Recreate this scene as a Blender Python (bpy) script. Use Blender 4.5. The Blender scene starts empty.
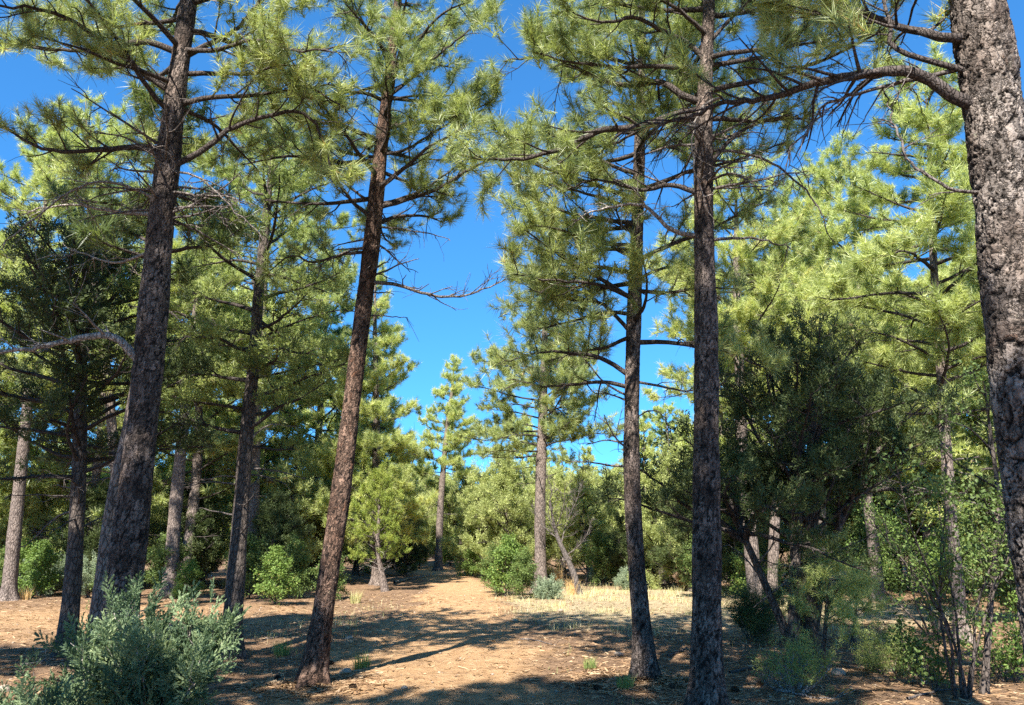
import bpy, math, random
import numpy as np
from mathutils import Vector

# ------------------------------------------------------------------ camera, light, exposure
scene = bpy.context.scene
COL = scene.collection
FPX, EYE, HORIZON = 770.0, 1.6, 540.0
PITCH = math.atan((HORIZON - 352.5) / FPX)
cam_d = bpy.data.cameras.new("camera")
cam = bpy.data.objects.new("camera", cam_d)
COL.objects.link(cam)
cam.location = (0, 0, EYE)
cam.rotation_euler = (math.pi / 2 + PITCH, 0, 0)
cam_d.sensor_width = 36
cam_d.lens = FPX / 1024 * 36
cam_d.clip_start = 0.05
cam_d.clip_end = 2000
scene.camera = cam

SUN_EL = math.radians(47)
SUN_AZ = math.atan2(-0.32, -0.95)            # compass angle from +Y towards +X
SUN_DIR = Vector((math.sin(SUN_AZ) * math.cos(SUN_EL), math.cos(SUN_AZ) * math.cos(SUN_EL), math.sin(SUN_EL)))
sun_d = bpy.data.lights.new("sun", 'SUN')
sun = bpy.data.objects.new("sun", sun_d)
COL.objects.link(sun)
sun.rotation_euler = SUN_DIR.to_track_quat('Z', 'Y').to_euler()
sun_d.energy = 5.0
sun_d.angle = math.radians(0.5)
sun_d.color = (1.0, 0.95, 0.86)

world = bpy.data.worlds.new("World")
scene.world = world
world.use_nodes = True
wn = world.node_tree
bg = wn.nodes["Background"]
sky = wn.nodes.new("ShaderNodeTexSky")
sky.sky_type = 'NISHITA'
sky.sun_disc = False
sky.sun_elevation = SUN_EL
sky.sun_rotation = SUN_AZ
sky.altitude = 2100
sky.air_density = 1.0
sky.dust_density = 0.2
sky.ozone_density = 1.0
tint = wn.nodes.new("ShaderNodeMix"); tint.data_type = 'RGBA'; tint.blend_type = 'MULTIPLY'
tint.inputs[0].default_value = 1.0
tint.inputs[7].default_value = (0.50, 1.56, 2.62, 1)
gm = wn.nodes.new("ShaderNodeGamma")
gm.inputs[1].default_value = 0.72
wn.links.new(sky.outputs[0], gm.inputs[0])
wn.links.new(gm.outputs[0], tint.inputs[6])
wn.links.new(tint.outputs[2], bg.inputs[0])
bg.inputs[1].default_value = 0.054

scene.view_settings.view_transform = 'Standard'
scene.view_settings.look = 'None'
scene.view_settings.gamma = 1
scene.view_settings.exposure = 1.62
scene.cycles.max_bounces = 5
scene.cycles.diffuse_bounces = 3
scene.cycles.glossy_bounces = 2
scene.cycles.transmission_bounces = 4
scene.cycles.transparent_max_bounces = 4
scene.cycles.use_denoising = False
scene.cycles.sample_clamp_indirect = 4

rng = np.random.default_rng(11)
UP = np.array([0, 0, 1.0])
CP, SP = math.cos(PITCH), math.sin(PITCH)


def pix(px, py, Y):
    """Point on the ray of a photo pixel at forward distance Y."""
    u, v = (px - 512) / FPX, (352.5 - py) / FPX
    dy, dz = CP - v * SP, SP + v * CP
    t = Y / dy
    return np.array([u * t, Y, EYE + dz * t])


def gnd(px, py):
    u, v = (px - 512) / FPX, (352.5 - py) / FPX
    dy, dz = CP - v * SP, SP + v * CP
    t = -EYE / dz
    return u * t, dy * t


def depth(p):
    return p[1] * CP + (p[2] - EYE) * SP


def gh(x, y):
    x = np.asarray(x, float); y = np.asarray(y, float)
    h = 0.03 * np.sin(x * 0.9 + 1.3) * np.sin(y * 0.7) + 0.02 * np.sin(x * 2.3 + y * 1.1) + 0.012 * np.sin(x * 4.1 - y * 5.3 + .5)
    h = h + 0.008 * np.sin(x * 9.7 + y * 3.1) * np.sin(y * 11.3 - x * 2.0)
    far = np.clip((y - 25) / 60, 0, 1)
    return h + far * far * 1.2 * (0.5 + 0.5 * np.sin(x * 0.05 + 1))


# ------------------------------------------------------------------ materials
def new_mat(name):
    m = bpy.data.materials.new(name)
    m.use_nodes = True
    nt = m.node_tree
    b = nt.nodes["Principled BSDF"]
    return m, nt, b


def N(nt, kind, **kw):
    n = nt.nodes.new(kind)
    for k, v in kw.items():
        setattr(n, k, v)
    return n


def ramp(nt, fac, stops, interp='LINEAR'):
    r = N(nt, "ShaderNodeValToRGB")
    r.color_ramp.interpolation = interp
    el = r.color_ramp.elements
    while len(el) < len(stops):
        el.new(0.5)
    for e, (p, c) in zip(el, stops):
        e.position = p
        e.color = (c[0], c[1], c[2], 1)
    nt.links.new(fac, r.inputs[0])
    return r.outputs[0]


def noise(nt, scale, detail=4, rough=0.55, coord=None, stretch=None):
    n = N(nt, "ShaderNodeTexNoise")
    n.inputs["Scale"].default_value = scale
    n.inputs["Detail"].default_value = detail
    n.inputs["Roughness"].default_value = rough
    if coord is None:
        coord = N(nt, "ShaderNodeTexCoord").outputs["Object"]
    if stretch:
        mp = N(nt, "ShaderNodeMapping")
        mp.inputs["Scale"].default_value = stretch
        nt.links.new(coord, mp.inputs[0])
        coord = mp.outputs[0]
    nt.links.new(coord, n.inputs["Vector"])
    return n.outputs["Fac"]


def mix(nt, fac, a, b, mode='MIX'):
    m = N(nt, "ShaderNodeMix", data_type='RGBA', blend_type=mode)
    if isinstance(fac, (int, float)):
        m.inputs[0].default_value = fac
    else:
        nt.links.new(fac, m.inputs[0])
    for i, s in ((6, a), (7, b)):
        if isinstance(s, tuple):
            m.inputs[i].default_value = (s[0], s[1], s[2], 1)
        else:
            nt.links.new(s, m.inputs[i])
    return m.outputs[2]


def math_n(nt, op, a, b=None):
    m = N(nt, "ShaderNodeMath", operation=op)
    for i, s in enumerate((a, b)):
        if s is None:
            continue
        if isinstance(s, (int, float)):
            m.inputs[i].default_value = s
        else:
            nt.links.new(s, m.inputs[i])
    return m.outputs[0]


def bump(nt, b, h, strength, dist):
    bp = N(nt, "ShaderNodeBump")
    bp.inputs["Strength"].default_value = strength
    bp.inputs["Distance"].default_value = dist
    nt.links.new(h, bp.inputs["Height"])
    nt.links.new(bp.outputs[0], b.inputs["Normal"])


def leaf_mat(name, stops, trans=0.38, rough=0.45, spec=0.4):
    m, nt, b = new_mat(name)
    at = N(nt, "ShaderNodeAttribute", attribute_name="v")
    oi = N(nt, "ShaderNodeObjectInfo")
    s = math_n(nt, 'ADD', at.outputs["Fac"], math_n(nt, 'MULTIPLY', math_n(nt, 'SUBTRACT', oi.outputs["Random"], 0.5), 0.25))
    c = ramp(nt, s, stops)
    nt.links.new(c, b.inputs["Base Color"])
    b.inputs["Roughness"].default_value = rough
    b.inputs["Specular IOR Level"].default_value = spec
    t = N(nt, "ShaderNodeBsdfTranslucent")
    tc = mix(nt, 1.0, c, (2.3 * trans, 2.4 * trans, 1.5 * trans), 'MULTIPLY')
    nt.links.new(tc, t.inputs[0])
    ms = N(nt, "ShaderNodeAddShader")                 # leaf reflectance + leaf transmittance
    nt.links.new(b.outputs[0], ms.inputs[0])
    nt.links.new(t.outputs[0], ms.inputs[1])
    nt.links.new(ms.outputs[0], nt.nodes["Material Output"].inputs[0])
    return m


def plate_bark(name, pale, mid, red, crack, redness=0.4, flake=20):
    """Bark whose plates and furrows are modelled; attributes carry plate identity."""
    m, nt, b = new_mat(name)
    cell = N(nt, "ShaderNodeAttribute", attribute_name="cell").outputs["Fac"]
    fur = N(nt, "ShaderNodeAttribute", attribute_name="furrow").outputs["Fac"]
    c = ramp(nt, cell, [(0.0, mid), (0.55, pale), (1.0 - redness * 0.5, mid), (1.0, red)])
    fine = noise(nt, 55, 5, 0.65, stretch=(1, 1, 0.45))
    c = mix(nt, fine, mix(nt, 1.0, c, (0.3, 0.28, 0.27), 'MULTIPLY'), mix(nt, 1.0, c, (1.75, 1.7, 1.65), 'MULTIPLY'))
    big = noise(nt, 1.7, 3)
    c = mix(nt, ramp(nt, big, [(0.45, (0, 0, 0)), (0.62, (1, 1, 1))]), c, mix(nt, 1.0, c, (0.62, 0.56, 0.52), 'MULTIPLY'))
    lich = ramp(nt, noise(nt, 5.5, 5, 0.7), [(0.67, (0, 0, 0)), (0.71, (1, 1, 1))])
    c = mix(nt, math_n(nt, 'MULTIPLY', lich, 0.55), c, (0.27, 0.28, 0.19))
    tcv = N(nt, "ShaderNodeTexCoord").outputs["Object"]
    mpv = N(nt, "ShaderNodeMapping")
    mpv.inputs["Scale"].default_value = (1, 1, .32)
    nt.links.new(tcv, mpv.inputs[0])
    nz = N(nt, "ShaderNodeTexNoise"); nz.inputs["Scale"].default_value = 30; nz.inputs["Detail"].default_value = 3
    nt.links.new(tcv, nz.inputs["Vector"])
    wv = N(nt, "ShaderNodeVectorMath", operation='MULTIPLY_ADD')
    nt.links.new(nz.outputs["Color"], wv.inputs[0]); wv.inputs[1].default_value = (.08, .08, .08); nt.links.new(mpv.outputs[0], wv.inputs[2])
    fl = N(nt, "ShaderNodeTexVoronoi", feature='DISTANCE_TO_EDGE'); fl.inputs["Scale"].default_value = flake
    fc_ = N(nt, "ShaderNodeTexVoronoi", feature='F1'); fc_.inputs["Scale"].default_value = flake
    nt.links.new(wv.outputs[0], fl.inputs["Vector"]); nt.links.new(wv.outputs[0], fc_.inputs["Vector"])
    tone = N(nt, "ShaderNodeSeparateColor"); nt.links.new(fc_.outputs["Color"], tone.inputs[0])
    c = mix(nt, tone.outputs[0], mix(nt, 1.0, c, (0.6, 0.58, 0.56), 'MULTIPLY'), mix(nt, 1.0, c, (1.5, 1.45, 1.4), 'MULTIPLY'))
    c = mix(nt, ramp(nt, fl.outputs["Distance"], [(0.0, (.9, .9, .9)), (0.085, (0, 0, 0))]), c, crack)
    c = mix(nt, ramp(nt, math_n(nt, 'SUBTRACT', fur, math_n(nt, 'MULTIPLY', math_n(nt, 'SUBTRACT', noise(nt, 26, 4, 0.7, stretch=(1, 1, 0.4)), 0.5), 0.5)), [(0.04, (1, 1, 1)), (0.2, (0, 0, 0))]), c, crack)
    nt.links.new(c, b.inputs["Base Color"])
    b.inputs["Roughness"].default_value = 0.9
    b.inputs["Specular IOR Level"].default_value = 0.2
    hh = math_n(nt, 'ADD', math_n(nt, 'MULTIPLY', fine, .6), math_n(nt, 'ADD', math_n(nt, 'MULTIPLY', noise(nt, 150, 3, 0.6), .5), math_n(nt, 'MULTIPLY', math_n(nt, 'MINIMUM', fl.outputs['Distance'], .22), 4.0)))
    hh = math_n(nt, 'ADD', hh, math_n(nt, 'MULTIPLY', tone.outputs[1], .5))
    bump(nt, b, hh, 1.0, 0.014)
    return m


def simple_bark(name, lo, hi, crack, scale=22, stretch=0.35):
    m, nt, b = new_mat(name)
    tc = N(nt, "ShaderNodeTexCoord").outputs["Object"]
    nz = noise(nt, 12, 4, 0.6, tc)
    mp = N(nt, "ShaderNodeMapping")
    mp.inputs["Scale"].default_value = (1, 1, stretch)
    nt.links.new(tc, mp.inputs[0])
    add = N(nt, "ShaderNodeVectorMath", operation='ADD')
    sc = N(nt, "ShaderNodeVectorMath", operation='SCALE')
    cmb = N(nt, "ShaderNodeCombineXYZ")
    for i in range(3):
        nt.links.new(nz, cmb.inputs[i])
    nt.links.new(cmb.outputs[0], sc.inputs[0])
    sc.inputs["Scale"].default_value = 0.054
    nt.links.new(mp.outputs[0], add.inputs[0]); nt.links.new(sc.outputs[0], add.inputs[1])
    vo = N(nt, "ShaderNodeTexVoronoi", feature='DISTANCE_TO_EDGE')
    vo.inputs["Scale"].default_value = scale
    nt.links.new(add.outputs[0], vo.inputs["Vector"])
    c = ramp(nt, noise(nt, 9, 5, 0.7, tc), [(0.3, lo), (0.7, hi)])
    c = mix(nt, ramp(nt, vo.outputs["Distance"], [(0.0, (1, 1, 1)), (0.12, (0, 0, 0))]), c, crack)
    nt.links.new(c, b.inputs["Base Color"])
    b.inputs["Roughness"].default_value = 0.92
    b.inputs["Specular IOR Level"].default_value = 0.2
    hh = math_n(nt, 'ADD', math_n(nt, 'MINIMUM', math_n(nt, 'MULTIPLY', vo.outputs["Distance"], 3), 0.5), math_n(nt, 'MULTIPLY', noise(nt, 70, 4), 0.3))
    bump(nt, b, hh, 1.0, 0.02)
    return m


M = {}
M['bark_grey'] = plate_bark("grey_pine_bark", (0.245, 0.222, 0.205), (0.14, 0.122, 0.112), (0.19, 0.13, 0.10), (0.016, 0.013, 0.011), 0.2, 17)
M['bark_shaded'] = plate_bark("shaded_pine_bark", (0.18, 0.152, 0.138), (0.095, 0.078, 0.07), (0.14, 0.095, 0.075), (0.012, 0.010, 0.009), 0.15)  # darkened bark: the shade on these near trunks is put into the colour
M['bark_red'] = plate_bark("red_pine_bark", (0.21, 0.145, 0.112), (0.10, 0.064, 0.049), (0.21, 0.112, 0.07), (0.014, 0.010, 0.008), 0.5)
M['bark_mid'] = simple_bark("weathered_bark", (0.125, 0.095, 0.082), (0.28, 0.225, 0.19), (0.045, 0.035, 0.03))
M['bark_shadowy'] = simple_bark("dark_rough_bark", (0.075, 0.06, 0.052), (0.15, 0.12, 0.10), (0.022, 0.018, 0.016))
M['limb'] = simple_bark("limb_bark", (0.05, 0.039, 0.034), (0.125, 0.103, 0.093), (0.03, 0.024, 0.02), 40)
M['dead'] = simple_bark("bleached_deadwood", (0.22, 0.19, 0.165), (0.46, 0.41, 0.37), (0.12, 0.10, 0.085), 30, 0.2)
M['deaddark'] = simple_bark("grey_deadwood", (0.085, 0.07, 0.062), (0.24, 0.205, 0.185), (0.05, 0.04, 0.035), 30, 0.2)

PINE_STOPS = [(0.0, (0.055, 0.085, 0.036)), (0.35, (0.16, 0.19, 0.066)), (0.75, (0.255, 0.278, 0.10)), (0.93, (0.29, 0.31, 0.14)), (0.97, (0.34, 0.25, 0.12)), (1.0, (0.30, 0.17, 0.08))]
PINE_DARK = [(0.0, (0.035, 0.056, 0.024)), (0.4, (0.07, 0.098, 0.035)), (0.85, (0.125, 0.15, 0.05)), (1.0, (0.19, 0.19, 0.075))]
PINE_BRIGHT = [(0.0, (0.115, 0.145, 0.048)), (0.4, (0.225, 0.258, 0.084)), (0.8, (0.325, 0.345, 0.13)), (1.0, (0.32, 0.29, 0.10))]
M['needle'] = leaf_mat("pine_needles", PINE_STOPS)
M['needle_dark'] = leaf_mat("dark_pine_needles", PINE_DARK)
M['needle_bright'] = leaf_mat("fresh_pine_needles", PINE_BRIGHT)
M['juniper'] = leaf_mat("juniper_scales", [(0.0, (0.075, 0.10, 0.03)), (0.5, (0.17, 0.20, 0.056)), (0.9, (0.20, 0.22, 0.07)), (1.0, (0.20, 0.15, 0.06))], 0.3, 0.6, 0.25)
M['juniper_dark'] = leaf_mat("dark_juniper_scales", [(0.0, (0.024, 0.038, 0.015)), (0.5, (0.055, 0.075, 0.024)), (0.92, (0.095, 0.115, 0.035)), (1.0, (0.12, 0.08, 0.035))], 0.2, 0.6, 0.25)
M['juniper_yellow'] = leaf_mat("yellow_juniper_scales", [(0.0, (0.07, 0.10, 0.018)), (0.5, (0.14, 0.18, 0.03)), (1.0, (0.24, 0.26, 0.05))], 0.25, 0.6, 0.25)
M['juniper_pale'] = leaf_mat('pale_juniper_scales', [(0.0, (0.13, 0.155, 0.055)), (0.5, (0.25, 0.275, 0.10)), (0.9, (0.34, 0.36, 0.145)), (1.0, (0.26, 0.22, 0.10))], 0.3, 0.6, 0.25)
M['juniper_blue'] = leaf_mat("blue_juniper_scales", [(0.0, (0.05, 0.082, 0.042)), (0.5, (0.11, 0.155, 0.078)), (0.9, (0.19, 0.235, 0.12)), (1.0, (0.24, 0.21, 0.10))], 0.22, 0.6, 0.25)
M['sage'] = leaf_mat("sage_leaves", [(0.0, (0.10, 0.135, 0.085)), (1.0, (0.25, 0.29, 0.185))], 0.2, 0.7, 0.2)
M['oak'] = leaf_mat("oak_leaves", [(0.0, (0.03, 0.05, 0.014)), (0.5, (0.07, 0.105, 0.026)), (0.92, (0.125, 0.165, 0.045)), (1.0, (0.20, 0.15, 0.05))], 0.35, 0.6, 0.25)
M['oak_bright'] = leaf_mat("fresh_oak_leaves", [(0.0, (0.04, 0.07, 0.016)), (0.5, (0.09, 0.14, 0.028)), (0.92, (0.15, 0.205, 0.05)), (1.0, (0.24, 0.18, 0.06))], 0.35, 0.6, 0.25)
M['drygrass'] = leaf_mat("dry_grass_blades", [(0.0, (0.16, 0.17, 0.05)), (0.35, (0.30, 0.28, 0.12)), (0.8, (0.50, 0.44, 0.26)), (1.0, (0.60, 0.54, 0.34))], 0.3, 0.7, 0.2)
M['greengrass'] = leaf_mat("green_grass_blades", [(0.0, (0.08, 0.12, 0.035)), (1.0, (0.22, 0.26, 0.09))], 0.3, 0.6, 0.2)
M['strawgrass'] = leaf_mat("straw_stems", [(0.0, (0.42, 0.27, 0.12)), (1.0, (0.58, 0.42, 0.22))], 0.3, 0.7, 0.2)
M['litter'] = leaf_mat("fallen_needle_litter", [(0.0, (0.13, 0.075, 0.04)), (0.6, (0.30, 0.185, 0.10)), (1.0, (0.46, 0.33, 0.20))], 0.1, 0.8, 0.2)


def ground_mat():
    m, nt, b = new_mat("forest_dirt")
    tc = N(nt, "ShaderNodeTexCoord").outputs["Object"]
    path = N(nt, "ShaderNodeAttribute", attribute_name="path").outputs["Fac"]
    grass = N(nt, "ShaderNodeAttribute", attribute_name="grass").outputs["Fac"]
    n1 = noise(nt, 0.7, 6, 0.65, tc)
    n2 = noise(nt, 5.5, 6, 0.7, tc)
    n3 = noise(nt, 38, 5, 0.7, tc)
    n4 = noise(nt, 160, 3, 0.6, tc)
    dirt = ramp(nt, n2, [(0.3, (0.31, 0.18, 0.088)), (0.52, (0.44, 0.272, 0.142)), (0.75, (0.53, 0.365, 0.21))])
    duff = ramp(nt, n2, [(0.3, (0.15, 0.09, 0.055)), (0.55, (0.26, 0.165, 0.10)), (0.75, (0.37, 0.25, 0.155))])
    meadow = ramp(nt, n2, [(0.3, (0.30, 0.22, 0.13)), (0.7, (0.48, 0.40, 0.25))])
    p2 = math_n(nt, 'ADD', path, math_n(nt, 'MULTIPLY', math_n(nt, 'SUBTRACT', n1, 0.5), 1.3))
    c = mix(nt, ramp(nt, p2, [(0.25, (0, 0, 0)), (0.7, (1, 1, 1))]), duff, dirt)
    g2 = math_n(nt, 'ADD', grass, math_n(nt, 'MULTIPLY', math_n(nt, 'SUBTRACT', n2, 0.5), 0.9))
    c = mix(nt, ramp(nt, g2, [(0.35, (0, 0, 0)), (0.75, (1, 1, 1))]), c, meadow)
    c = mix(nt, ramp(nt, math_n(nt, 'ADD', n3, math_n(nt, 'MULTIPLY', path, 0.03)), [(0.36, (0.9, 0.9, 0.9)), (0.50, (0, 0, 0))]), c, mix(nt, 1.0, c, (0.52, 0.47, 0.43), 'MULTIPLY'))
    c = mix(nt, ramp(nt, n4, [(0.58, (0, 0, 0)), (0.72, (0.5, 0.5, 0.5))]), c, mix(nt, 1.0, c, (1.35, 1.33, 1.3), 'MULTIPLY'))
    nt.links.new(c, b.inputs["Base Color"])
    b.inputs["Roughness"].default_value = 0.95
    b.inputs["Specular IOR Level"].default_value = 0.15
    hh = math_n(nt, 'ADD', math_n(nt, 'MULTIPLY', n3, 0.6), math_n(nt, 'ADD', math_n(nt, 'MULTIPLY', n2, 1.2), math_n(nt, 'MULTIPLY', n4, 0.25)))
    bump(nt, b, hh, 1.0, 0.05)
    return m


M['ground'] = ground_mat()


def rock_mat():
    m, nt, b = new_mat("pale_limestone")
    c = ramp(nt, noise(nt, 14, 6, 0.7), [(0.3, (0.22, 0.165, 0.12)), (0.7, (0.38, 0.31, 0.24))])
    nt.links.new(c, b.inputs["Base Color"])
    b.inputs["Roughness"].default_value = 0.9
    bump(nt, b, noise(nt, 40, 5), 0.7, 0.02)
    return m


M['rock'] = rock_mat()


# ------------------------------------------------------------------ mesh helpers
def np_mesh(name, V, F, mat, smooth=True, attrs=None):
    me = bpy.data.meshes.new(name)
    V = np.ascontiguousarray(V, dtype=np.float32)
    F = np.ascontiguousarray(F, dtype=np.int32)
    k, s = F.shape
    me.vertices.add(len(V))
    me.vertices.foreach_set("co", V.ravel())
    me.loops.add(k * s)
    me.loops.foreach_set("vertex_index", F.ravel())
    me.polygons.add(k)
    me.polygons.foreach_set("loop_start", np.arange(0, k * s, s, dtype=np.int32))
    me.update(calc_edges=True)
    me.polygons.foreach_set("use_smooth", np.full(k, smooth))
    for an, av in (attrs or {}).items():
        a = me.attributes.new(an, 'FLOAT', 'POINT')
        a.data.foreach_set("value", np.ascontiguousarray(av, dtype=np.float32))
    me.materials.append(mat)
    return me


def link(name, me, parent=None, loc=None):
    o = bpy.data.objects.new(name, me)
    COL.objects.link(o)
    if parent is not None:
        o.parent = parent
    if loc is not None:
        o.location = loc
    return o


def tag(o, label=None, cat=None, group=None, kind=None):
    if label: o['label'] = label
    if cat: o['category'] = cat
    if group: o['group'] = group
    if kind: o['kind'] = kind
    return o


def thing(name, label, cat, loc, group=None):
    o = link(name, None, loc=loc)
    return tag(o, label, cat, group)


def norm(a):
    return a / np.maximum(np.linalg.norm(a, axis=-1, keepdims=True), 1e-9)


def spline(pts, n):
    """Catmull-Rom through pts (k, d), n samples at even arc length."""
    P = np.asarray(pts, float)
    if len(P) == 2:
        t = np.linspace(0, 1, n)[:, None]
        return P[0] * (1 - t) + P[1] * t
    Q = np.vstack([2 * P[0] - P[1], P, 2 * P[-1] - P[-2]])
    out = []
    for i in range(1, len(Q) - 2):
        t = np.linspace(0, 1, 14, endpoint=False)[:, None]
        a, b, c, d = Q[i - 1], Q[i], Q[i + 1], Q[i + 2]
        out.append(0.5 * ((2 * b) + (c - a) * t + (2 * a - 5 * b + 4 * c - d) * t ** 2 + (3 * b - a - 3 * c + d) * t ** 3))
    S = np.vstack(out + [P[-1:]])
    s = np.concatenate([[0], np.cumsum(np.linalg.norm(np.diff(S[:, :3], axis=0), axis=1))])
    q = np.linspace(0, s[-1], n)
    return np.stack([np.interp(q, s, S[:, k]) for k in range(S.shape[1])], 1)


def tube_arrays(P, R, seg):
    """P (m,n,3), R (m,n) -> verts, quads."""
    m, n, _ = P.shape
    T = norm(np.gradient(P, axis=1))
    mean = norm(P[:, -1] - P[:, 0])
    ref = np.where(np.abs(mean[:, 2:3]) > 0.8, np.array([[1.0, 0.13, 0]]), np.array([[0.07, 0.05, 1.0]]))
    U = norm(np.cross(T, ref[:, None, :]))
    W = np.cross(T, U)
    a = np.linspace(0, 2 * np.pi, seg, endpoint=False)
    V = P[:, :, None, :] + R[:, :, None, None] * (np.cos(a)[None, None, :, None] * U[:, :, None, :] + np.sin(a)[None, None, :, None] * W[:, :, None, :])
    idx = np.arange(m * n * seg).reshape(m, n, seg)
    A = idx[:, :-1, :]; B = idx[:, 1:, :]
    F = np.stack([A, np.roll(A, -1, 2), np.roll(B, -1, 2), B], -1).reshape(-1, 4)
    return V.reshape(-1, 3), F


def wood_arrays(items):
    Vs, Fs, off = [], [], 0
    for P, R, seg in items:
        if len(P) == 0:
            continue
        V, F = tube_arrays(P, R, seg)
        Vs.append(V); Fs.append(F + off); off += len(V)
    return np.vstack(Vs), np.vstack(Fs)


def curves(P0, D, L, n, wig, lift, rg):
    """m curved shoots; lift bends them up (+) or lets them hang (-)."""
    m = len(P0)
    out = np.zeros((m, n, 3)); out[:, 0] = P0
    d = norm(D.copy()); p = P0.copy()
    lift = np.broadcast_to(np.asarray(lift, float), (m,))
    for i in range(1, n):
        d = norm(d + rg.normal(0, wig, (m, 3)) + UP * (lift / n)[:, None])
        p = p + d * (L / (n - 1))[:, None]
        out[:, i] = p
    return out


def along(P, t):
    """P (m,n,3), t (m,) -> points, tangents."""
    m, n, _ = P.shape
    f = t * (n - 1); i = np.minimum(f.astype(int), n - 2); w = (f - i)[:, None]
    r = np.arange(m)
    return P[r, i] * (1 - w) + P[r, i + 1] * w, norm(P[r, i + 1] - P[r, i])


# ------------------------------------------------------------------ foliage templates
def tuft_template(n, length, width, back, rg, spread=(12, 88)):
    T = np.zeros((n, 3, 3))
    z = -back * rg.random(n)
    th = np.radians(rg.uniform(*spread, n)); ph = rg.uniform(0, 2 * np.pi, n)
    d = np.stack([np.sin(th) * np.cos(ph), np.sin(th) * np.sin(ph), np.cos(th)], 1)
    side = norm(np.cross(d, norm(rg.normal(size=(n, 3)))))
    b = np.stack([0 * z, 0 * z, z], 1)
    l = length * rg.uniform(0.7, 1.15, n)[:, None]
    T[:, 0] = b - side * width / 2
    T[:, 1] = b + side * width / 2
    T[:, 2] = b + d * l
    return T.reshape(-1, 3)


def spray_template(n, size, leaf, width, rg):
    """A flat feathery juniper spray: scale twiglets along a few forking stems."""
    T = np.zeros((n, 3, 3))
    for i in range(n):
        fork = rg.integers(0, 5)
        a = (fork - 2) * 0.38 + rg.normal(0, .1)
        s = rg.uniform(0.1, 1.0) * size * (1 - 0.18 * abs(fork - 2))
        p = np.array([math.sin(a) * s, rg.normal(0, .10) * size, math.cos(a) * s])
        d = norm(np.array([math.sin(a) + rg.normal(0, .55), rg.normal(0, .45), math.cos(a) + rg.normal(0, .35)]))
        sd = norm(np.cross(d, rg.normal(size=3)))
        T[i, 0] = p - sd * width / 2; T[i, 1] = p + sd * width / 2; T[i, 2] = p + d * leaf * rg.uniform(.6, 1.3)
    return T.reshape(-1, 3)


def fan_template(rg):
    """Juniper fan: a stem with alternate forks, each closely set with short scale shoots."""
    T = []
    for f in range(9):
        t0 = f / 9 * .15; a = (0 if f == 8 else (1 if f % 2 else -1) * rg.uniform(.5, .85)); ln = rg.uniform(.05, .085) * (1.15 - f * .05)
        az = rg.normal(0, .35)
        d = norm(np.array([math.sin(a), math.sin(az) * .5, math.cos(a)]))
        for k in range(8):
            p = np.array([0, 0, t0]) + d * ln * (k + .5) / 8
            for sgn in (-1, 1):
                q = norm(d + np.array([sgn * .5 * d[2], rg.normal(0, .35), -sgn * .5 * d[0]]))
                w = norm(np.cross(q, rg.normal(size=3))) * .0052
                T.append([p - w, p + w, p + q * rg.uniform(.016, .026)])
    return np.array(T).reshape(-1, 3)


def leaf_template(n, size, leaf, rg):
    """Cluster of small lobed leaves, two triangles folded along the midrib each."""
    T = np.zeros((n, 6, 3))
    for i in range(n):
        p = rg.normal(0, size * 0.5, 3)
        d = norm(rg.normal(size=3) + np.array([0, 0, .25]))
        s = norm(np.cross(d, norm(rg.normal(size=3))))
        nn = np.cross(d, s)
        l = leaf * rg.uniform(.6, 1.2); w = l * 0.3
        a, b = p, p + d * l
        e1 = p + d * l * .6 + s * w + nn * w * .3
        e2 = p + d * l * .6 - s * w + nn * w * .3
        T[i] = [a, e1, b, a, b, e2]
    return T.reshape(-1, 3)


def templates(fn, k, *a, seed=1):
    rg = np.random.default_rng(seed)
    return np.stack([fn(*a, rg) for _ in range(k)])


TPL = {
    'pine_near': templates(lambda rg: tuft_template(50, .158, .0062, .13, rg, (rg.uniform(5, 22), rg.uniform(58, 98))), 20),
    'pine_mid': templates(lambda rg: tuft_template(38, .20, .0115, .16, rg, (rg.uniform(5, 22), rg.uniform(60, 100))), 16),
    'pine_far': templates(lambda rg: tuft_template(26, .27, .030, .20, rg), 8),
    'spray_near': templates(lambda rg: spray_template(74, .19, .026, .0075, rg), 8),
    'spray_fan': templates(lambda rg: fan_template(rg), 12),
    'spray_mid': templates(lambda rg: spray_template(34, .17, .05, .017, rg), 8),
    'spray_far': templates(lambda rg: spray_template(40, .32, .075, .028, rg), 8),
    'oak_near': templates(lambda rg: leaf_template(8, .12, .05, rg), 10),
    'oak_mid': templates(lambda rg: leaf_template(9, .17, .095, rg), 8),
    'sapling': templates(lambda rg: tuft_template(36, .11, .004, .12, rg), 6),
}


def foliage(name, tpl, pos, dirs, mat, rg, scale=(.8, 1.2), vmid=None, vspread=.55, parent=None):
    T = TPL[tpl]; K, nv, _ = T.shape
    m = len(pos)
    z = norm(dirs)
    x = norm(np.cross(z, norm(rg.normal(size=(m, 3)))))
    y = np.cross(z, x)
    Rm = np.stack([x, y, z], 1)                                   # rows
    s = rg.uniform(*scale, m)
    V = np.einsum('mvk,mkj->mvj', T[rg.integers(0, K, m)], Rm) * s[:, None, None] + pos[:, None, :]
    V = V.reshape(-1, 3)
    F = np.arange(len(V)).reshape(-1, 3)
    base = rg.random(m) if vmid is None else vmid
    v = np.clip(base * vspread + (1 - vspread) * .5, 0, 1)
    v = np.repeat(v, nv) + np.repeat(rg.normal(0, .12, m * nv // 3), 3)
    me = np_mesh(name, V, F, mat, False, {'v': np.clip(v, 0, 1)})
    return link(name, me, parent)


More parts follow.
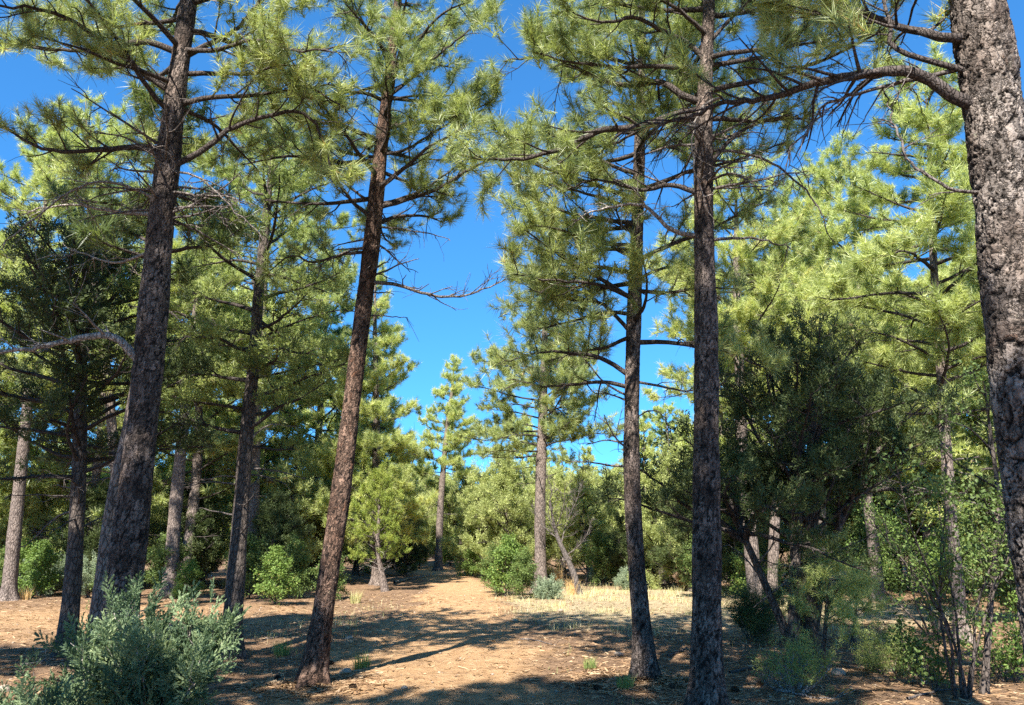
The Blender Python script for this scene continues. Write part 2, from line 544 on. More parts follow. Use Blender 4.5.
# ------------------------------------------------------------------ trunks
def worley(u, v, period, rg_seed):
    """Jittered grid cells, u wraps with integer period. Returns F1, F2, id."""
    r = np.random.default_rng(rg_seed)
    nu, nv = period, int(v.max()) + 4
    J = r.random((nu, nv, 2)) * .85 + .075
    ID = r.random((nu, nv))
    iu, iv = np.floor(u).astype(int), np.floor(v).astype(int)
    f1 = np.full(u.shape, 9.0); f2 = f1.copy(); cid = np.zeros(u.shape)
    for du in (-1, 0, 1):
        for dv in (-1, 0, 1):
            cu, cv = iu + du, np.clip(iv + dv, 0, nv - 1)
            j = J[cu % nu, cv]
            d = np.hypot(cu + j[..., 0] - u, iv + dv + j[..., 1] - v)
            idv = ID[cu % nu, cv]
            new = d < f1
            f2 = np.where(new, f1, np.minimum(f2, d))
            cid = np.where(new, idv, cid)
            f1 = np.where(new, d, f1)
    return f1, f2, cid


def trunk_mesh(name, path, mat, seed, seg=18, step=.12, plates=None, flare=.45, z_ground=0.0):
    """path (k,4): x, y, z, radius. plates=(width, height, depth) models the bark plates."""
    Ltot = np.sum(np.linalg.norm(np.diff(path[:, :3], axis=0), axis=1))
    n = max(8, int(Ltot / step))
    S = spline(path, n)
    P, R = S[:, :3], np.maximum(S[:, 3], .004)
    rg = np.random.default_rng(seed)
    a = np.linspace(0, 2 * np.pi, seg, endpoint=False)
    arc = np.concatenate([[0], np.cumsum(np.linalg.norm(np.diff(P, axis=0), axis=1))])
    ph = rg.uniform(0, 6.28, 4)
    hgt = np.maximum(P[:, 2] - z_ground, 0)[:, None]
    rad = R[:, None] * (1 + .035 * np.sin(2 * a + ph[0] + arc[:, None] * .8) + .025 * np.sin(3 * a + ph[1] - arc[:, None] * 1.3))
    rad = rad * (1 + .03 * np.sin(arc[:, None] * 3.1 + ph[2]) + .02 * np.sin(arc[:, None] * 7.7 + ph[3]))
    rad = rad + R[:, None] * flare * np.exp(-hgt / .19) * (1 + .5 * np.sin(4 * a + ph[1]) + .3 * np.sin(7 * a + ph[2]))
    at = {}
    if plates:
        pw, phh, pd = plates
        rmean = float(np.median(R))
        per = max(6, int(round(2 * np.pi * rmean / pw)))
        per2 = int(per * 2.3)
        u = np.broadcast_to(a / (2 * np.pi) * per, rad.shape)
        v = np.broadcast_to((arc / phh)[:, None], rad.shape)
        wob = .45 * np.sin(v * 1.3 + 3 * u * 2 * np.pi / per) + .3 * np.sin(v * 3.1 + 5 * u * 2 * np.pi / per + 1.0) + .12 * np.sin(v * 9.1 - 7 * u * 2 * np.pi / per)
        jag = .22 * np.sin(v * 11.7 + 9 * u * 2 * np.pi / per) + .22 * np.sin(v * 23.1 - 14 * u * 2 * np.pi / per) + .16 * np.sin(v * 41.0 + 23 * u * 2 * np.pi / per + 2)
        f1, f2, cid = worley(u + wob + .6 * jag, v + 1 + .3 * jag + .25 * np.sin(u * 2 * np.pi / per * 4 + v), per, seed)
        e = np.clip((f2 - f1), 0, 1)
        prof = np.clip(e / .17, 0, 1); prof = prof * prof * (3 - 2 * prof)
        g1, g2, gid = worley((u + wob * 1.4) * per2 / per + jag, v * 2.6 + 1 + jag, per2, seed + 9)
        e2 = np.clip(g2 - g1, 0, 1)
        prof2 = np.clip(e2 / .18, 0, 1)
        scale = np.clip(R / rmean, .25, 1.2)[:, None]
        rad = rad + pd * scale * (prof - .75 + .45 * (gid - .5) + .22 * prof2 + .35 * (cid - .5) + .06 * (rg.random(rad.shape) - .5))
        at = {'furrow': np.minimum(e, e2 * 1.6 + .05 + .15 * gid).ravel(), 'cell': (cid * .45 + gid * .55).ravel()}
    T = norm(np.gradient(P, axis=0))
    U = norm(np.cross(T, np.array([0.0, 1.0, 0.05])))
    W = np.cross(T, U)
    V = P[:, None] + rad[..., None] * (np.cos(a)[None, :, None] * U[:, None] + np.sin(a)[None, :, None] * W[:, None])
    idx = np.arange(n * seg).reshape(n, seg)
    A, B = idx[:-1], idx[1:]
    F = np.stack([A, np.roll(A, -1, 1), np.roll(B, -1, 1), B], -1).reshape(-1, 4)
    return np_mesh(name, V.reshape(-1, 3), F, mat, True, at), S


def pix_trunk(Y, pts, top_z, lean_y=0.0, sink=.12):
    """pts: (px, py, width_px); goes on past the frame's top up to top_z."""
    out = []
    for px, py, w in pts:
        p = pix(px, py, Y)
        out.append([p[0], p[1], p[2], w * .85 / 2 * depth(p) / FPX / math.hypot(1, (px - 512) / FPX)])
    out = np.array(out)
    g = float(gh(out[0, 0], out[0, 1]))
    # foot: follow the first segment down to the ground
    d = out[0, :3] - out[1, :3]
    if out[0, 2] > g + .05:
        k = (out[0, 2] - g) / max(1e-3, -d[2])
        q = out[0, :3] + d * k
        out = np.vstack([[q[0], q[1], g, out[0, 3] * 1.08], out])
    else:
        out[0, 2] = g
    f = out[0].copy(); f[2] -= sink
    f[3] *= 1.05
    out = np.vstack([f, out])
    last = out[-1]
    if top_z > last[2] + .3:
        d = norm(out[-1, :3] - out[-2, :3]); d = norm(d * np.array([.7, .7, 1]))
        k = (top_z - last[2]) / d[2]
        for fr in (.35, .7, 1.0):
            q = last[:3] + d * k * fr
            out = np.vstack([out, [q[0], q[1], q[2], max(.012, last[3] * (1 - fr * .93))]])
    if lean_y:
        out[:, 1] += lean_y * np.maximum(out[:, 2] - g, 0)
    return out


# ------------------------------------------------------------------ limbs
def grow_limb(main, r0, tufts, rg, dead=False, spacing=.16, sec=.75, ter=3.0, live=.85, t0=.25, foliate='pine', twig=.006, hang=-.6):
    """main (n,3); adds tubes for the limb with side branches and twigs; tufts gets (pos, dir) arrays."""
    n = len(main)
    tt = np.linspace(0, 1, n)
    items = [(main[None], (r0 * (1 - .86 * tt ** .9) + .003)[None], 7 if r0 > .03 else 5)]
    L = np.sum(np.linalg.norm(np.diff(main, axis=0), axis=1))
    m = max(2, int(L * (1 - t0) / spacing))
    t = np.sort(t0 + (1 - t0) * (np.arange(m) + rg.random(m)) / m * .99)
    p, d = along(np.repeat(main[None], m, 0), t)
    sgn = np.where(np.arange(m) % 2 == 0, 1.0, -1.0)[:, None]
    side = norm(np.cross(d, UP) + 1e-4) * sgn
    ang = np.radians(rg.uniform(32, 72, m))[:, None]
    dirs = d * np.cos(ang) + side * np.sin(ang) + UP * rg.uniform(-.35, .45, m)[:, None]
    l = sec * (1 - .5 * t) * rg.uniform(.45, 1.25, m) * np.clip(L / 2.2, .45, 1.25)
    alive = (rg.random(m) < live) & (not dead)
    lift = np.where(alive, rg.uniform(.1, 1.0, m), rg.uniform(hang - .7, .5, m))
    S = curves(p, dirs, l, 7, .13 if dead else .10, lift, rg)
    rs = np.clip(r0 * (1 - .86 * t) * .45, twig, .022)
    items.append((S, rs[:, None] * (1 - .7 * np.linspace(0, 1, 7))[None] + .0015, 5))
    k = np.maximum(1, rg.poisson(ter * np.clip(l / .6, .4, 1.6)))
    ri = np.repeat(np.arange(m), k)
    t2 = rg.uniform(.25, 1.0, len(ri)) ** .8
    p2, d2 = along(S[ri], t2 * .999)
    d2 = norm(d2 + rg.normal(0, .55, d2.shape) + UP * .1)
    a2 = alive[ri]
    l2 = rg.uniform(.12, .34, len(ri)) * (1.1 if foliate == 'pine' else .8)
    Q = curves(p2, d2, l2, 5, .12, np.where(a2, rg.uniform(.2, .9, len(ri)), rg.uniform(hang - .5, .6, len(ri))), rg)
    items.append((Q, np.full((len(ri), 1), twig * .6) * (1 - .5 * np.linspace(0, 1, 5))[None], 4))
    e = [norm(Q[a2][:, -1] - Q[a2][:, -2]), norm(S[alive][:, -1] - S[alive][:, -2])]
    ps = [Q[a2][:, -1], S[alive][:, -1]]
    if foliate == 'pine' and a2.any():
        ps.append(Q[a2][:, 2]); e.append(norm(Q[a2][:, 3] - Q[a2][:, 1] + rg.normal(0, .3, (a2.sum(), 3))))
        ps.append(S[alive][:, 4]); e.append(norm(S[alive][:, 5] - S[alive][:, 3] + rg.normal(0, .3, (alive.sum(), 3))))
    elif a2.any():
        ps.append(Q[a2][:, 2]); e.append(norm(Q[a2][:, 3] - Q[a2][:, 1] + rg.normal(0, .08, (a2.sum(), 3))))
        ps.append(S[alive][:, 4]); e.append(norm(S[alive][:, 5] - S[alive][:, 3] + rg.normal(0, .2, (alive.sum(), 3))))
    if not dead:
        ps.append(main[-1:]); e.append(norm(main[-1:] - main[-2:-1]))
    P = np.vstack(ps); E = norm(np.vstack(e) + UP * .3)
    if len(P):
        tufts[0].append(P); tufts[1].append(E)
    return items


def profile(h, kind):
    if kind == 'round':
        return (.62 + .38 * math.sin(math.pi * min(1, h * .85 + .2))) * (1 - .62 * max(0, h - .25) ** 1.5)
    if kind == 'cone':
        return max(.12, 1 - .9 * h) * (.75 if h < .08 else 1)
    return 1 - .35 * h


def build_tree(name, label, cat, trunk, crown_z, limbs=26, length=2.2, shape='round', manual=(), dead_low=0, seed=1, bark='bark_mid', needle='needle',
               tpl='pine_mid', group=None, seg=18, step=.12, plates=None, foliate='pine', rise=(-.1, .35), limb_r=.034, spacing=.13, sec=.75, ter=3.6,
               live=.85, split=True, scale=(.8, 1.2), flare=.55, extra_trunks=(), bias=None, limb_mat='limb', dead_mat='deaddark', upcurve=.5, t0=.25, twig=.006, vspread=.6):
    rg = np.random.default_rng(seed)
    base = trunk[1, :3].copy() if len(trunk) > 2 else trunk[0, :3].copy()
    base[2] = float(gh(base[0], base[1]))
    root = thing(name, label, cat, tuple(base), group)
    loc = trunk.copy(); loc[:, :3] -= base
    me, S = trunk_mesh('trunk', loc, M[bark], seed, seg, step, plates, flare)
    tr = link('trunk', me, root)
    stems = [S]
    for et in extra_trunks:
        el = et.copy(); el[:, :3] -= base
        me2, S2 = trunk_mesh('trunk', el, M[bark], seed + 5, seg, step, plates, flare * .5)
        link('trunk', me2, root); stems.append(S2)
    tufts = ([], [])
    merged = []
    def emit(items, mat):
        if split:
            V, F = wood_arrays(items)
            link('limb', np_mesh('limb', V, F, mat), root)
        else:
            merged.extend(items)
    for spec in manual:
        pts = np.array(spec['p'], float) - base
        S0 = stems[0]
        pts[0] = S0[np.argmin(np.linalg.norm(S0[:, :3] - pts[0], axis=1)), :3] * .8 + pts[0] * .2
        main = spline(pts, max(10, int(4 * len(pts))))
        k = len(main)
        main = main + rg.normal(0, .012, main.shape) * np.linspace(0, 1, k)[:, None]
        dead = spec.get('dead', False)
        emit(grow_limb(main, spec.get('r', .035), tufts, rg, dead, spec.get('spacing', spacing), spec.get('sec', sec), spec.get('ter', ter), spec.get('live', live), spec.get('t0', .2), foliate, twig, spec.get('hang', -.6)),
             M[spec.get('mat', dead_mat if dead else limb_mat)])
    z0, z1 = crown_z[0] - base[2], crown_z[1] - base[2]
    az = rg.uniform(0, 6.28)
    for i in range(limbs + dead_low):
        dead = i >= limbs
        Sx = stems[i % len(stems)]
        zt = min(z1, Sx[-1, 2] - .05)
        if dead:
            h = -.05 - .35 * rg.random(); z = z0 + h * (z1 - z0) * .6
            if z < .6: z = .6 + rg.random()
        else:
            h = (i + rg.random()) / limbs; z = z0 + h * (zt - z0)
        az += 2.399 + rg.normal(0, .35)
        a = az
        if bias is not None and rg.random() < bias[1]:
            a = bias[0] + rg.normal(0, .7)
        j = np.argmin(np.abs(Sx[:, 2] - z))
        L = length * profile(max(h, 0), shape) * rg.uniform(.7, 1.18) * (.55 if dead else 1)
        e0 = rg.uniform(*rise) + .55 * max(h, 0) ** 2
        D = np.array([[math.cos(a) * math.cos(e0), math.sin(a) * math.cos(e0), math.sin(e0)]])
        main = curves(Sx[j:j + 1, :3], D, np.array([L]), 13, .085, upcurve * (rg.uniform(-.6, 1.2)) if not dead else rg.uniform(-.8, .4), rg)[0]
        r0 = min(limb_r * (.55 + .45 * L / length), Sx[j, 3] * .75) * (.6 if dead else 1)
        emit(grow_limb(main, max(r0, .006), tufts, rg, dead, spacing * (1.6 if dead else 1), sec, ter, live, t0, foliate, twig), M[dead_mat if dead else limb_mat])
    if not split and merged:
        V, F = wood_arrays(merged)
        link('limb', np_mesh('limb', V, F, M[limb_mat]), root)
    P, E = np.vstack(tufts[0]), np.vstack(tufts[1])
    foliage('crown', tpl, P, E, M[needle], rg, scale, vspread=vspread, parent=root)
    return root


def dup(root, loc, rz, s, label, group=None):
    r = root.copy(); COL.objects.link(r)
    r.location = loc; r.rotation_euler = (0, 0, rz); r.scale = (s, s, s * rng.uniform(.93, 1.07))
    r['label'] = label
    if group: r['group'] = group
    elif 'group' in r: del r['group']
    for ch in list(root.children):
        c = ch.copy(); COL.objects.link(c); c.parent = r
    return r


def L3(Y, pts):
    return [pix(p[0], p[1], Y + (p[2] if len(p) > 2 else 0)) for p in pts]


# ------------------------------------------------------------------ ground and path
def axis_coords(lo, hi, step, far):
    mid = np.arange(lo, hi + 1e-6, step)
    out, s, x = [], step, hi
    while x < far:
        s *= 1.25; x += s; out.append(x)
    neg, s, x = [], step, lo
    while x > -far:
        s *= 1.25; x -= s; neg.append(x)
    return np.concatenate([neg[::-1], mid, out])


PATH_Y = np.array([-12, 0, 5, 8, 11, 15, 20, 27, 36, 46, 60.])
PATH_X = np.array([-.2, -.6, -.9, -1.05, -1.2, -1.25, -1.3, -1.7, -3.0, -5.2, -9.])
PATH_W = np.array([1.5, 1.5, 1.5, 1.5, 1.45, 1.3, 1.15, 1.1, 1.1, 1.1, 1.1])


def path_mask(x, y):
    c = np.interp(y, PATH_Y, PATH_X); w = np.interp(y, PATH_Y, PATH_W)
    w = w + .18 * np.sin(y * 1.7) + .12 * np.sin(y * 4.3 + 1)
    d = np.abs(x - c) - w
    m = np.clip(.5 - d / .9, 0, 1)
    m = np.maximum(m, .75 * np.clip(1 - np.hypot((x + 9) / 5.5, (y - 17) / 5) * .9, 0, 1) ** .5)  # bare dirt on the left
    return np.where(y > 52, 0, m)


def grass_mask(x, y):
    g = np.clip(1 - np.hypot((x - 3.5) / 6.5, (y - 21) / 9.0), 0, 1) * 1.7
    g = np.maximum(g, 1.2 * np.clip(1 - np.hypot((x - 8.5) / 5, (y - 19) / 5), 0, 1))
    g = np.maximum(g, .5 * np.clip(1 - np.hypot((x + 3.6) / 1.5, (y - 16) / 5), 0, 1))
    return np.clip(g, 0, 1) * (1 - np.clip(path_mask(x, y) * 1.3, 0, 1))


xs = axis_coords(-14, 14, .16, 420)
ys = axis_coords(-6, 30, .16, 420)
X, Yg = np.meshgrid(xs, ys)
Z = gh(X, Yg)
V = np.stack([X, Yg, Z], -1).reshape(-1, 3)
idx = np.arange(len(V)).reshape(X.shape)
F = np.stack([idx[:-1, :-1], idx[:-1, 1:], idx[1:, 1:], idx[1:, :-1]], -1).reshape(-1, 4)
pm, gm = path_mask(V[:, 0], V[:, 1]), grass_mask(V[:, 0], V[:, 1])
fc = V[F].mean(1)
pc = np.interp(fc[:, 1], PATH_Y, PATH_X); pwid = np.interp(fc[:, 1], PATH_Y, PATH_W)
onp = (np.abs(fc[:, 0] - pc) < pwid + .15 * np.sin(fc[:, 1] * 1.9)) & (fc[:, 1] < 52) & (fc[:, 1] > -8)
for nm, sel in (('ground', ~onp), ('path', onp)):
    used = np.unique(F[sel]); remap = np.zeros(len(V), int); remap[used] = np.arange(len(used))
    o = link(nm, np_mesh(nm, V[used], remap[F[sel]], M['ground'], True, {'path': pm[used], 'grass': gm[used]}))
    tag(o, kind='structure')

# ------------------------------------------------------------------ the near pines
HERO = dict(tpl='pine_near', scale=(.6, 1.25), ter=4.8, spacing=.12, seg=64, step=.022, plates=(.042, .17, .007))

# big pine at the right edge
YE = 4.7
tE = pix_trunk(YE, [(1078, 705, 108), (1052, 560, 98), (1036, 465, 92), (1019, 320, 84), (1008, 220, 76), (996, 130, 69), (987, 60, 65), (977, 0, 60)], 12.5)
manE = [
    dict(p=L3(YE, [(975, 112), (955, 97), (930, 80), (905, 71), (880, 72, .1), (850, 76, .15), (820, 82, .3), (795, 90, .4), (768, 98, .5), (740, 101, .6), (712, 106, .7), (680, 120, .8), (645, 124, .9)]), r=.047, live=.3, sec=.8, t0=.25, spacing=.075, hang=-.9, ter=4),
    dict(p=L3(YE, [(905, 71), (898, 50, .1), (890, 25, .2), (880, -10, .3), (865, -50, .4)]), r=.022, t0=.3, spacing=.12),
    dict(p=L3(YE, [(975, 192), (955, 190), (935, 180), (910, 162, .1), (898, 135, .1), (885, 95, .2)]), r=.012, dead=True, spacing=.14, sec=.35, t0=.15),
    dict(p=L3(YE, [(840, 80, .2), (832, 100, .2), (818, 118, .3), (800, 140, .3), (785, 150, .4)]), r=.016, dead=True, sec=.6, spacing=.07, t0=.1, hang=-1),
    dict(p=L3(YE, [(975, 40), (940, 36), (905, 28, .2), (860, 12, .3), (815, 15, .5), (770, 5, .7)]), r=.036, sec=.85, spacing=.10),
    dict(p=L3(YE, [(975, 5), (930, -20), (880, -30, .3), (820, -25, .5), (760, -40, .7)]), r=.036, sec=.9, spacing=.10),
]
build_tree('pine_tree', 'largest and nearest pine, thick grey plated trunk cut by the right edge of the photo', 'tree', tE, (6.0, 12.2), 26, 2.2, manual=manE, seed=21, bias=(2.2, .8),
           bark='bark_grey', limb_mat='limb', **{**HERO, 'seg': 150, 'step': .0125, 'plates': (.06, .19, .017)})

# straight dark pine right of the middle
YD = 7.7
tD = pix_trunk(YD, [(708, 722, 42), (707, 640, 35), (707, 550, 32), (706, 450, 30), (706, 330, 27), (704, 230, 24), (704, 130, 21), (707, 50, 15), (709, 0, 13)], 10.6)
manD = [
    dict(p=L3(YD, [(703, 116), (672, 120), (640, 127, -.1), (600, 131, -.2), (560, 149, -.4), (512, 160, -.5), (462, 155, -.6)]), r=.05, sec=.85, spacing=.12),
    dict(p=L3(YD, [(703, 103), (682, 95), (660, 82, .1), (625, 85, .2), (590, 76, .3), (545, 58, .5), (505, 62, .6)]), r=.042, sec=.9, spacing=.12),
    dict(p=L3(YD, [(706, 62), (690, 45), (662, 30, -.1), (635, 18, -.2), (600, 22, -.4), (560, 5, -.6)]), r=.034, sec=.8, spacing=.12),
    dict(p=L3(YD, [(709, 66), (735, 62), (770, 55, .2), (810, 38, .5), (850, 35, .7)]), r=.03, sec=.8),
    dict(p=L3(YD, [(708, 45), (725, 25), (745, 5), (770, -20)]), r=.025),
    dict(p=L3(YD, [(703, 237), (672, 230), (645, 206), (610, 207, -.1), (572, 221, -.2)]), r=.028, dead=True, mat='dead', sec=.5),
    dict(p=L3(YD, [(708, 172), (728, 142), (752, 125, .2), (785, 116, .3), (815, 125, .5)]), r=.028, live=.5),
    dict(p=L3(YD, [(708, 241), (740, 238), (765, 241), (790, 249)]), r=.02, dead=True, spacing=.3, sec=.3),
    dict(p=L3(YD, [(706, 150), (740, 152), (775, 165), (803, 188), (820, 210), (829, 233)]), r=.018, dead=True, spacing=.22, sec=.35),
    dict(p=L3(YD, [(704, 100, -.1), (722, 97, -.4), (705, 104, -.6), (694, 125, -.6), (693, 160, -.6), (703, 198, -.6), (716, 226, -.5)]), r=.012, dead=True, mat='dead', spacing=.3, sec=.25),
    dict(p=L3(YD, [(704, 195), (670, 185), (640, 190, .2), (600, 180, .4), (560, 190, .6)]), r=.03, live=.6),
]
build_tree('pine_tree', 'straight dark trunked pine nearest the middle, its long dark limb reaching left across the sky', 'tree', tD, (6.1, 10.4), 28, 2.1, manual=manD, dead_low=16, seed=32,
           bark='bark_shaded', needle='needle', **HERO)

# slimmer dark pine just left of it
YC = gnd(650, 683)[1]
tC = pix_trunk(YC, [(646, 683, 27), (641, 620, 22), (636, 560, 20.5), (632, 480, 19), (632, 400, 17), (634, 320, 16), (637, 230, 14), (640, 130, 12), (642, 50, 9)], 11.3)
manC = [
    dict(p=L3(YC, [(633, 378), (605, 360), (575, 353, -.2), (540, 352, -.4), (510, 362, -.6)]), r=.034, sec=.8, spacing=.11),
    dict(p=L3(YC, [(634, 335), (615, 315), (598, 302), (570, 300, .3), (530, 290, .6)]), r=.03, sec=.85, spacing=.11),
    dict(p=L3(YC, [(633, 388), (605, 382), (575, 384, .3), (540, 386, .6), (512, 378, .8)]), r=.03, sec=.8, spacing=.11),
    dict(p=L3(YC, [(636, 382), (660, 386), (690, 391, .2), (720, 385, .5)]), r=.018, dead=True, sec=.5),
    dict(p=L3(YC, [(636, 300), (600, 285, -.4), (555, 280, -.7), (515, 275, -1)]), r=.03, sec=.9, spacing=.12),
    dict(p=L3(YC, [(637, 250), (600, 250), (565, 262, .2), (530, 250, .4)]), r=.03, sec=.8, spacing=.12),
    dict(p=L3(YC, [(636, 280), (665, 268), (695, 270, .3), (725, 285, .6)]), r=.022, sec=.6),
    dict(p=L3(YC, [(633, 420), (655, 410), (668, 425), (672, 445)]), r=.008, dead=True, spacing=.3, sec=.2),
]
build_tree('pine_tree', 'slim dark pine whose trunk is banded with sunlight, just left of the straight dark pine', 'tree', tC, (4.0, 11.0), 54, 1.9, manual=manC, dead_low=5, seed=43,
           bark='bark_shaded', needle='needle', bias=(math.pi, .25), **HERO)

# leaning red trunked pine beside the path
YB = gnd(313, 684)[1]
tB = pix_trunk(YB, [(312, 684, 31), (319, 640, 26), (328, 580, 24), (340, 500, 23), (352, 400, 21), (363, 310, 19), (371, 250, 20), (377, 190, 17), (383, 130, 14), (391, 60, 11), (398, 0, 9)], 9.8)
manB = [
    dict(p=L3(YB, [(377, 208), (402, 201), (435, 190, -.1), (462, 174, -.2), (490, 160, -.3), (525, 152, -.4)]), r=.034, sec=.7, live=.75),
    dict(p=L3(YB, [(372, 282), (398, 285), (425, 294), (450, 297), (480, 291), (506, 278)]), r=.028, dead=True, sec=.6, spacing=.09, hang=.9, mat='deaddark', ter=3),
    dict(p=L3(YB, [(377, 227), (402, 229), (430, 234), (448, 240)]), r=.014, dead=True, sec=.4, spacing=.16),
    dict(p=L3(YB, [(371, 252), (345, 254), (315, 262, .1), (290, 257, .2), (262, 278, .3)]), r=.022, live=.35, sec=.6),
    dict(p=L3(YB, [(382, 158), (352, 154), (330, 148), (300, 150, .3), (270, 140, .5)]), r=.022, live=.6),
    dict(p=L3(YB, [(391, 98), (412, 78), (432, 60), (462, 36, .2), (490, 15, .4)]), r=.022),
    dict(p=L3(YB, [(386, 100), (420, 95), (452, 96), (480, 90, .2)]), r=.018),
    dict(p=L3(YB, [(380, 155), (405, 150), (430, 135), (455, 120, .2), (485, 110, .4)]), r=.022),
    dict(p=L3(YB, [(370, 293), (385, 293), (394, 294)]), r=.012, dead=True, spacing=.5, sec=.1),
    dict(p=L3(YB, [(369, 316), (385, 316), (408, 318)]), r=.010, dead=True, spacing=.3, sec=.15),
    dict(p=L3(YB, [(378, 205), (360, 195), (340, 180, .2), (318, 165, .4)]), r=.02),
]
build_tree('pine_tree', 'leaning pine with reddish sunlit trunk standing left of the path', 'tree', tB, (5.6, 9.6), 36, 1.6, manual=manB, live=.72, dead_low=8, seed=54,
           bark='bark_red', needle='needle', **HERO)

# big forked looking pine at the left
YA = 7.6
tA = pix_trunk(YA, [(110, 700, 56), (117, 640, 48), (123, 590, 44), (131, 530, 41), (139, 460, 38), (147, 380, 37), (154, 300, 36), (160, 230, 33), (168, 160, 29), (175, 100, 25), (182, 50, 22), (189, 0, 19)], 10.5)
manA = [
    dict(p=L3(YA, [(170, 94), (142, 72, -.1), (112, 48, -.3), (70, 20, -.5), (30, 8, -.8), (-30, 10, -1)]), r=.04, sec=.75, live=.7),
    dict(p=L3(YA, [(176, 54), (148, 42), (120, 45, .2), (100, 50, .3), (50, 49, .5), (-20, 40, .6)]), r=.038, sec=.75, live=.75),
    dict(p=L3(YA, [(164, 155), (135, 147), (100, 150, -.1), (50, 150, -.3), (0, 126, -.5), (-40, 110, -.6)]), r=.034, sec=.7, live=.55),
    dict(p=L3(YA, [(158, 202), (130, 187), (95, 182, -.2), (60, 198, -.3), (25, 226, -.3), (-15, 260, -.4)]), r=.016, dead=True, mat='dead', sec=.45, spacing=.2),
    dict(p=L3(YA, [(148, 372), (131, 352, -.1), (118, 340, -.15), (98, 335, -.2), (62, 342, -.3), (20, 350, -.4), (-40, 352, -.5)]), r=.047, dead=True, mat='dead', sec=.6, spacing=.13, hang=.6),
    dict(p=L3(YA, [(185, 58), (205, 46), (228, 35), (250, 15), (272, -20)]), r=.036, sec=.7),
    dict(p=L3(YA, [(180, 106), (207, 98), (245, 96, .1), (290, 90, .3), (340, 84, .5)]), r=.032, sec=.7, live=.75),
    dict(p=L3(YA, [(170, 168), (200, 152), (230, 130), (262, 117), (300, 112, .1), (322, 135, .2), (333, 185, .2)]), r=.036, sec=.6, live=.4),
    dict(p=L3(YA, [(182, 50), (215, 50, -.2), (256, 40, -.4), (300, 50, -.6), (345, 45, -.7)]), r=.03, sec=.7, live=.7),
    dict(p=L3(YA, [(165, 170), (200, 178, -.2), (235, 210, -.4), (262, 238, -.5)]), r=.012, dead=True, sec=.4),
    dict(p=L3(YA, [(160, 215), (120, 212, .3), (70, 205, .6), (20, 215, .8)]), r=.024, dead=True, mat='dead', sec=.6, spacing=.13),
    dict(p=L3(YA, [(155, 250), (115, 262, .3), (70, 250, .6)]), r=.018, dead=True, mat='dead', sec=.5),
]
build_tree('pine_tree', 'tall dark pine rising behind the blue green bush, with a bleached broken limb pointing left', 'tree', tA, (5.9, 10.3), 26, 2.0, manual=manA, dead_low=22, live=.72, seed=65,
           bark='bark_shaded', needle='needle', **{**HERO, 'seg': 84})

# ------------------------------------------------------------------ trees of the middle distance
MID = dict(seg=28, step=.06)
# slim dark juniper left of the big pine
Y = gnd(66, 657)[1]
t = pix_trunk(Y, [(65, 657, 26), (72, 590, 22), (77, 520, 20), (80, 450, 18), (81, 380, 15), (84, 300, 11)], 6.2)
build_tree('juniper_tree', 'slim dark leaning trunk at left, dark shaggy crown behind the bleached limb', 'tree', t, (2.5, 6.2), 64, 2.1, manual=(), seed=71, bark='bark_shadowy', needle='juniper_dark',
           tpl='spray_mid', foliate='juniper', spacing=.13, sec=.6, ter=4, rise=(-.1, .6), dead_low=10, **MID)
# second trunk hugging the big pine
t = pix_trunk(9.6, [(96, 640, 24), (103, 580, 21), (114, 500, 18), (134, 400, 15), (149, 300, 12)], 7.5)
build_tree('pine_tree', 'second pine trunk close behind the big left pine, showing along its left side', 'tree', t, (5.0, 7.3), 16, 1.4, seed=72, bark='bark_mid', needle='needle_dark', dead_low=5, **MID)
# pale far left
Y = gnd(8, 601)[1]
t = pix_trunk(Y, [(8, 601, 21), (14, 540, 18), (21, 470, 15), (28, 400, 13), (34, 320, 11)], 13.5)
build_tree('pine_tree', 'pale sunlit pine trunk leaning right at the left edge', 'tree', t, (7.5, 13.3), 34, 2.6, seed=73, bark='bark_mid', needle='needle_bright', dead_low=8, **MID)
Y = gnd(169, 596)[1]
t = pix_trunk(Y, [(169, 596, 19), (174, 530, 16), (179, 470, 15), (186, 400, 13)], 11.0)
build_tree('pine_tree', 'pale sunlit trunk right behind the big left pine, foot hidden by the bush', 'tree', t, (6.0, 10.8), 26, 2.1, seed=74, bark='bark_mid', needle='needle', dead_low=8, **MID)
# dark trunk between big left pine and leaning pine
Y = gnd(231, 655)[1]
t = pix_trunk(Y, [(230, 655, 25), (235, 590, 22), (240, 520, 20), (246, 440, 18), (254, 360, 15), (259, 290, 12), (266, 220, 10)], 8.4)
manI = [dict(p=L3(Y, [(247, 445), (258, 432), (272, 424), (285, 426)]), r=.02, dead=True, mat='dead', sec=.3),
        dict(p=L3(Y, [(252, 380), (285, 372), (320, 365), (350, 370)]), r=.02, live=.3, sec=.6),
        dict(p=L3(Y, [(258, 340), (290, 325), (330, 312), (355, 310)]), r=.02, live=.4, sec=.6)]
build_tree('juniper_tree', 'dark crooked trunk between the big left pine and the leaning pine, clumpy crown', 'tree', t, (2.9, 8.2), 34, 1.75, manual=manI, seed=75, bark='bark_shadowy', needle='juniper',
           tpl='spray_mid', foliate='juniper', spacing=.12, sec=.6, ter=4, rise=(-.1, .5), dead_low=8, **MID)
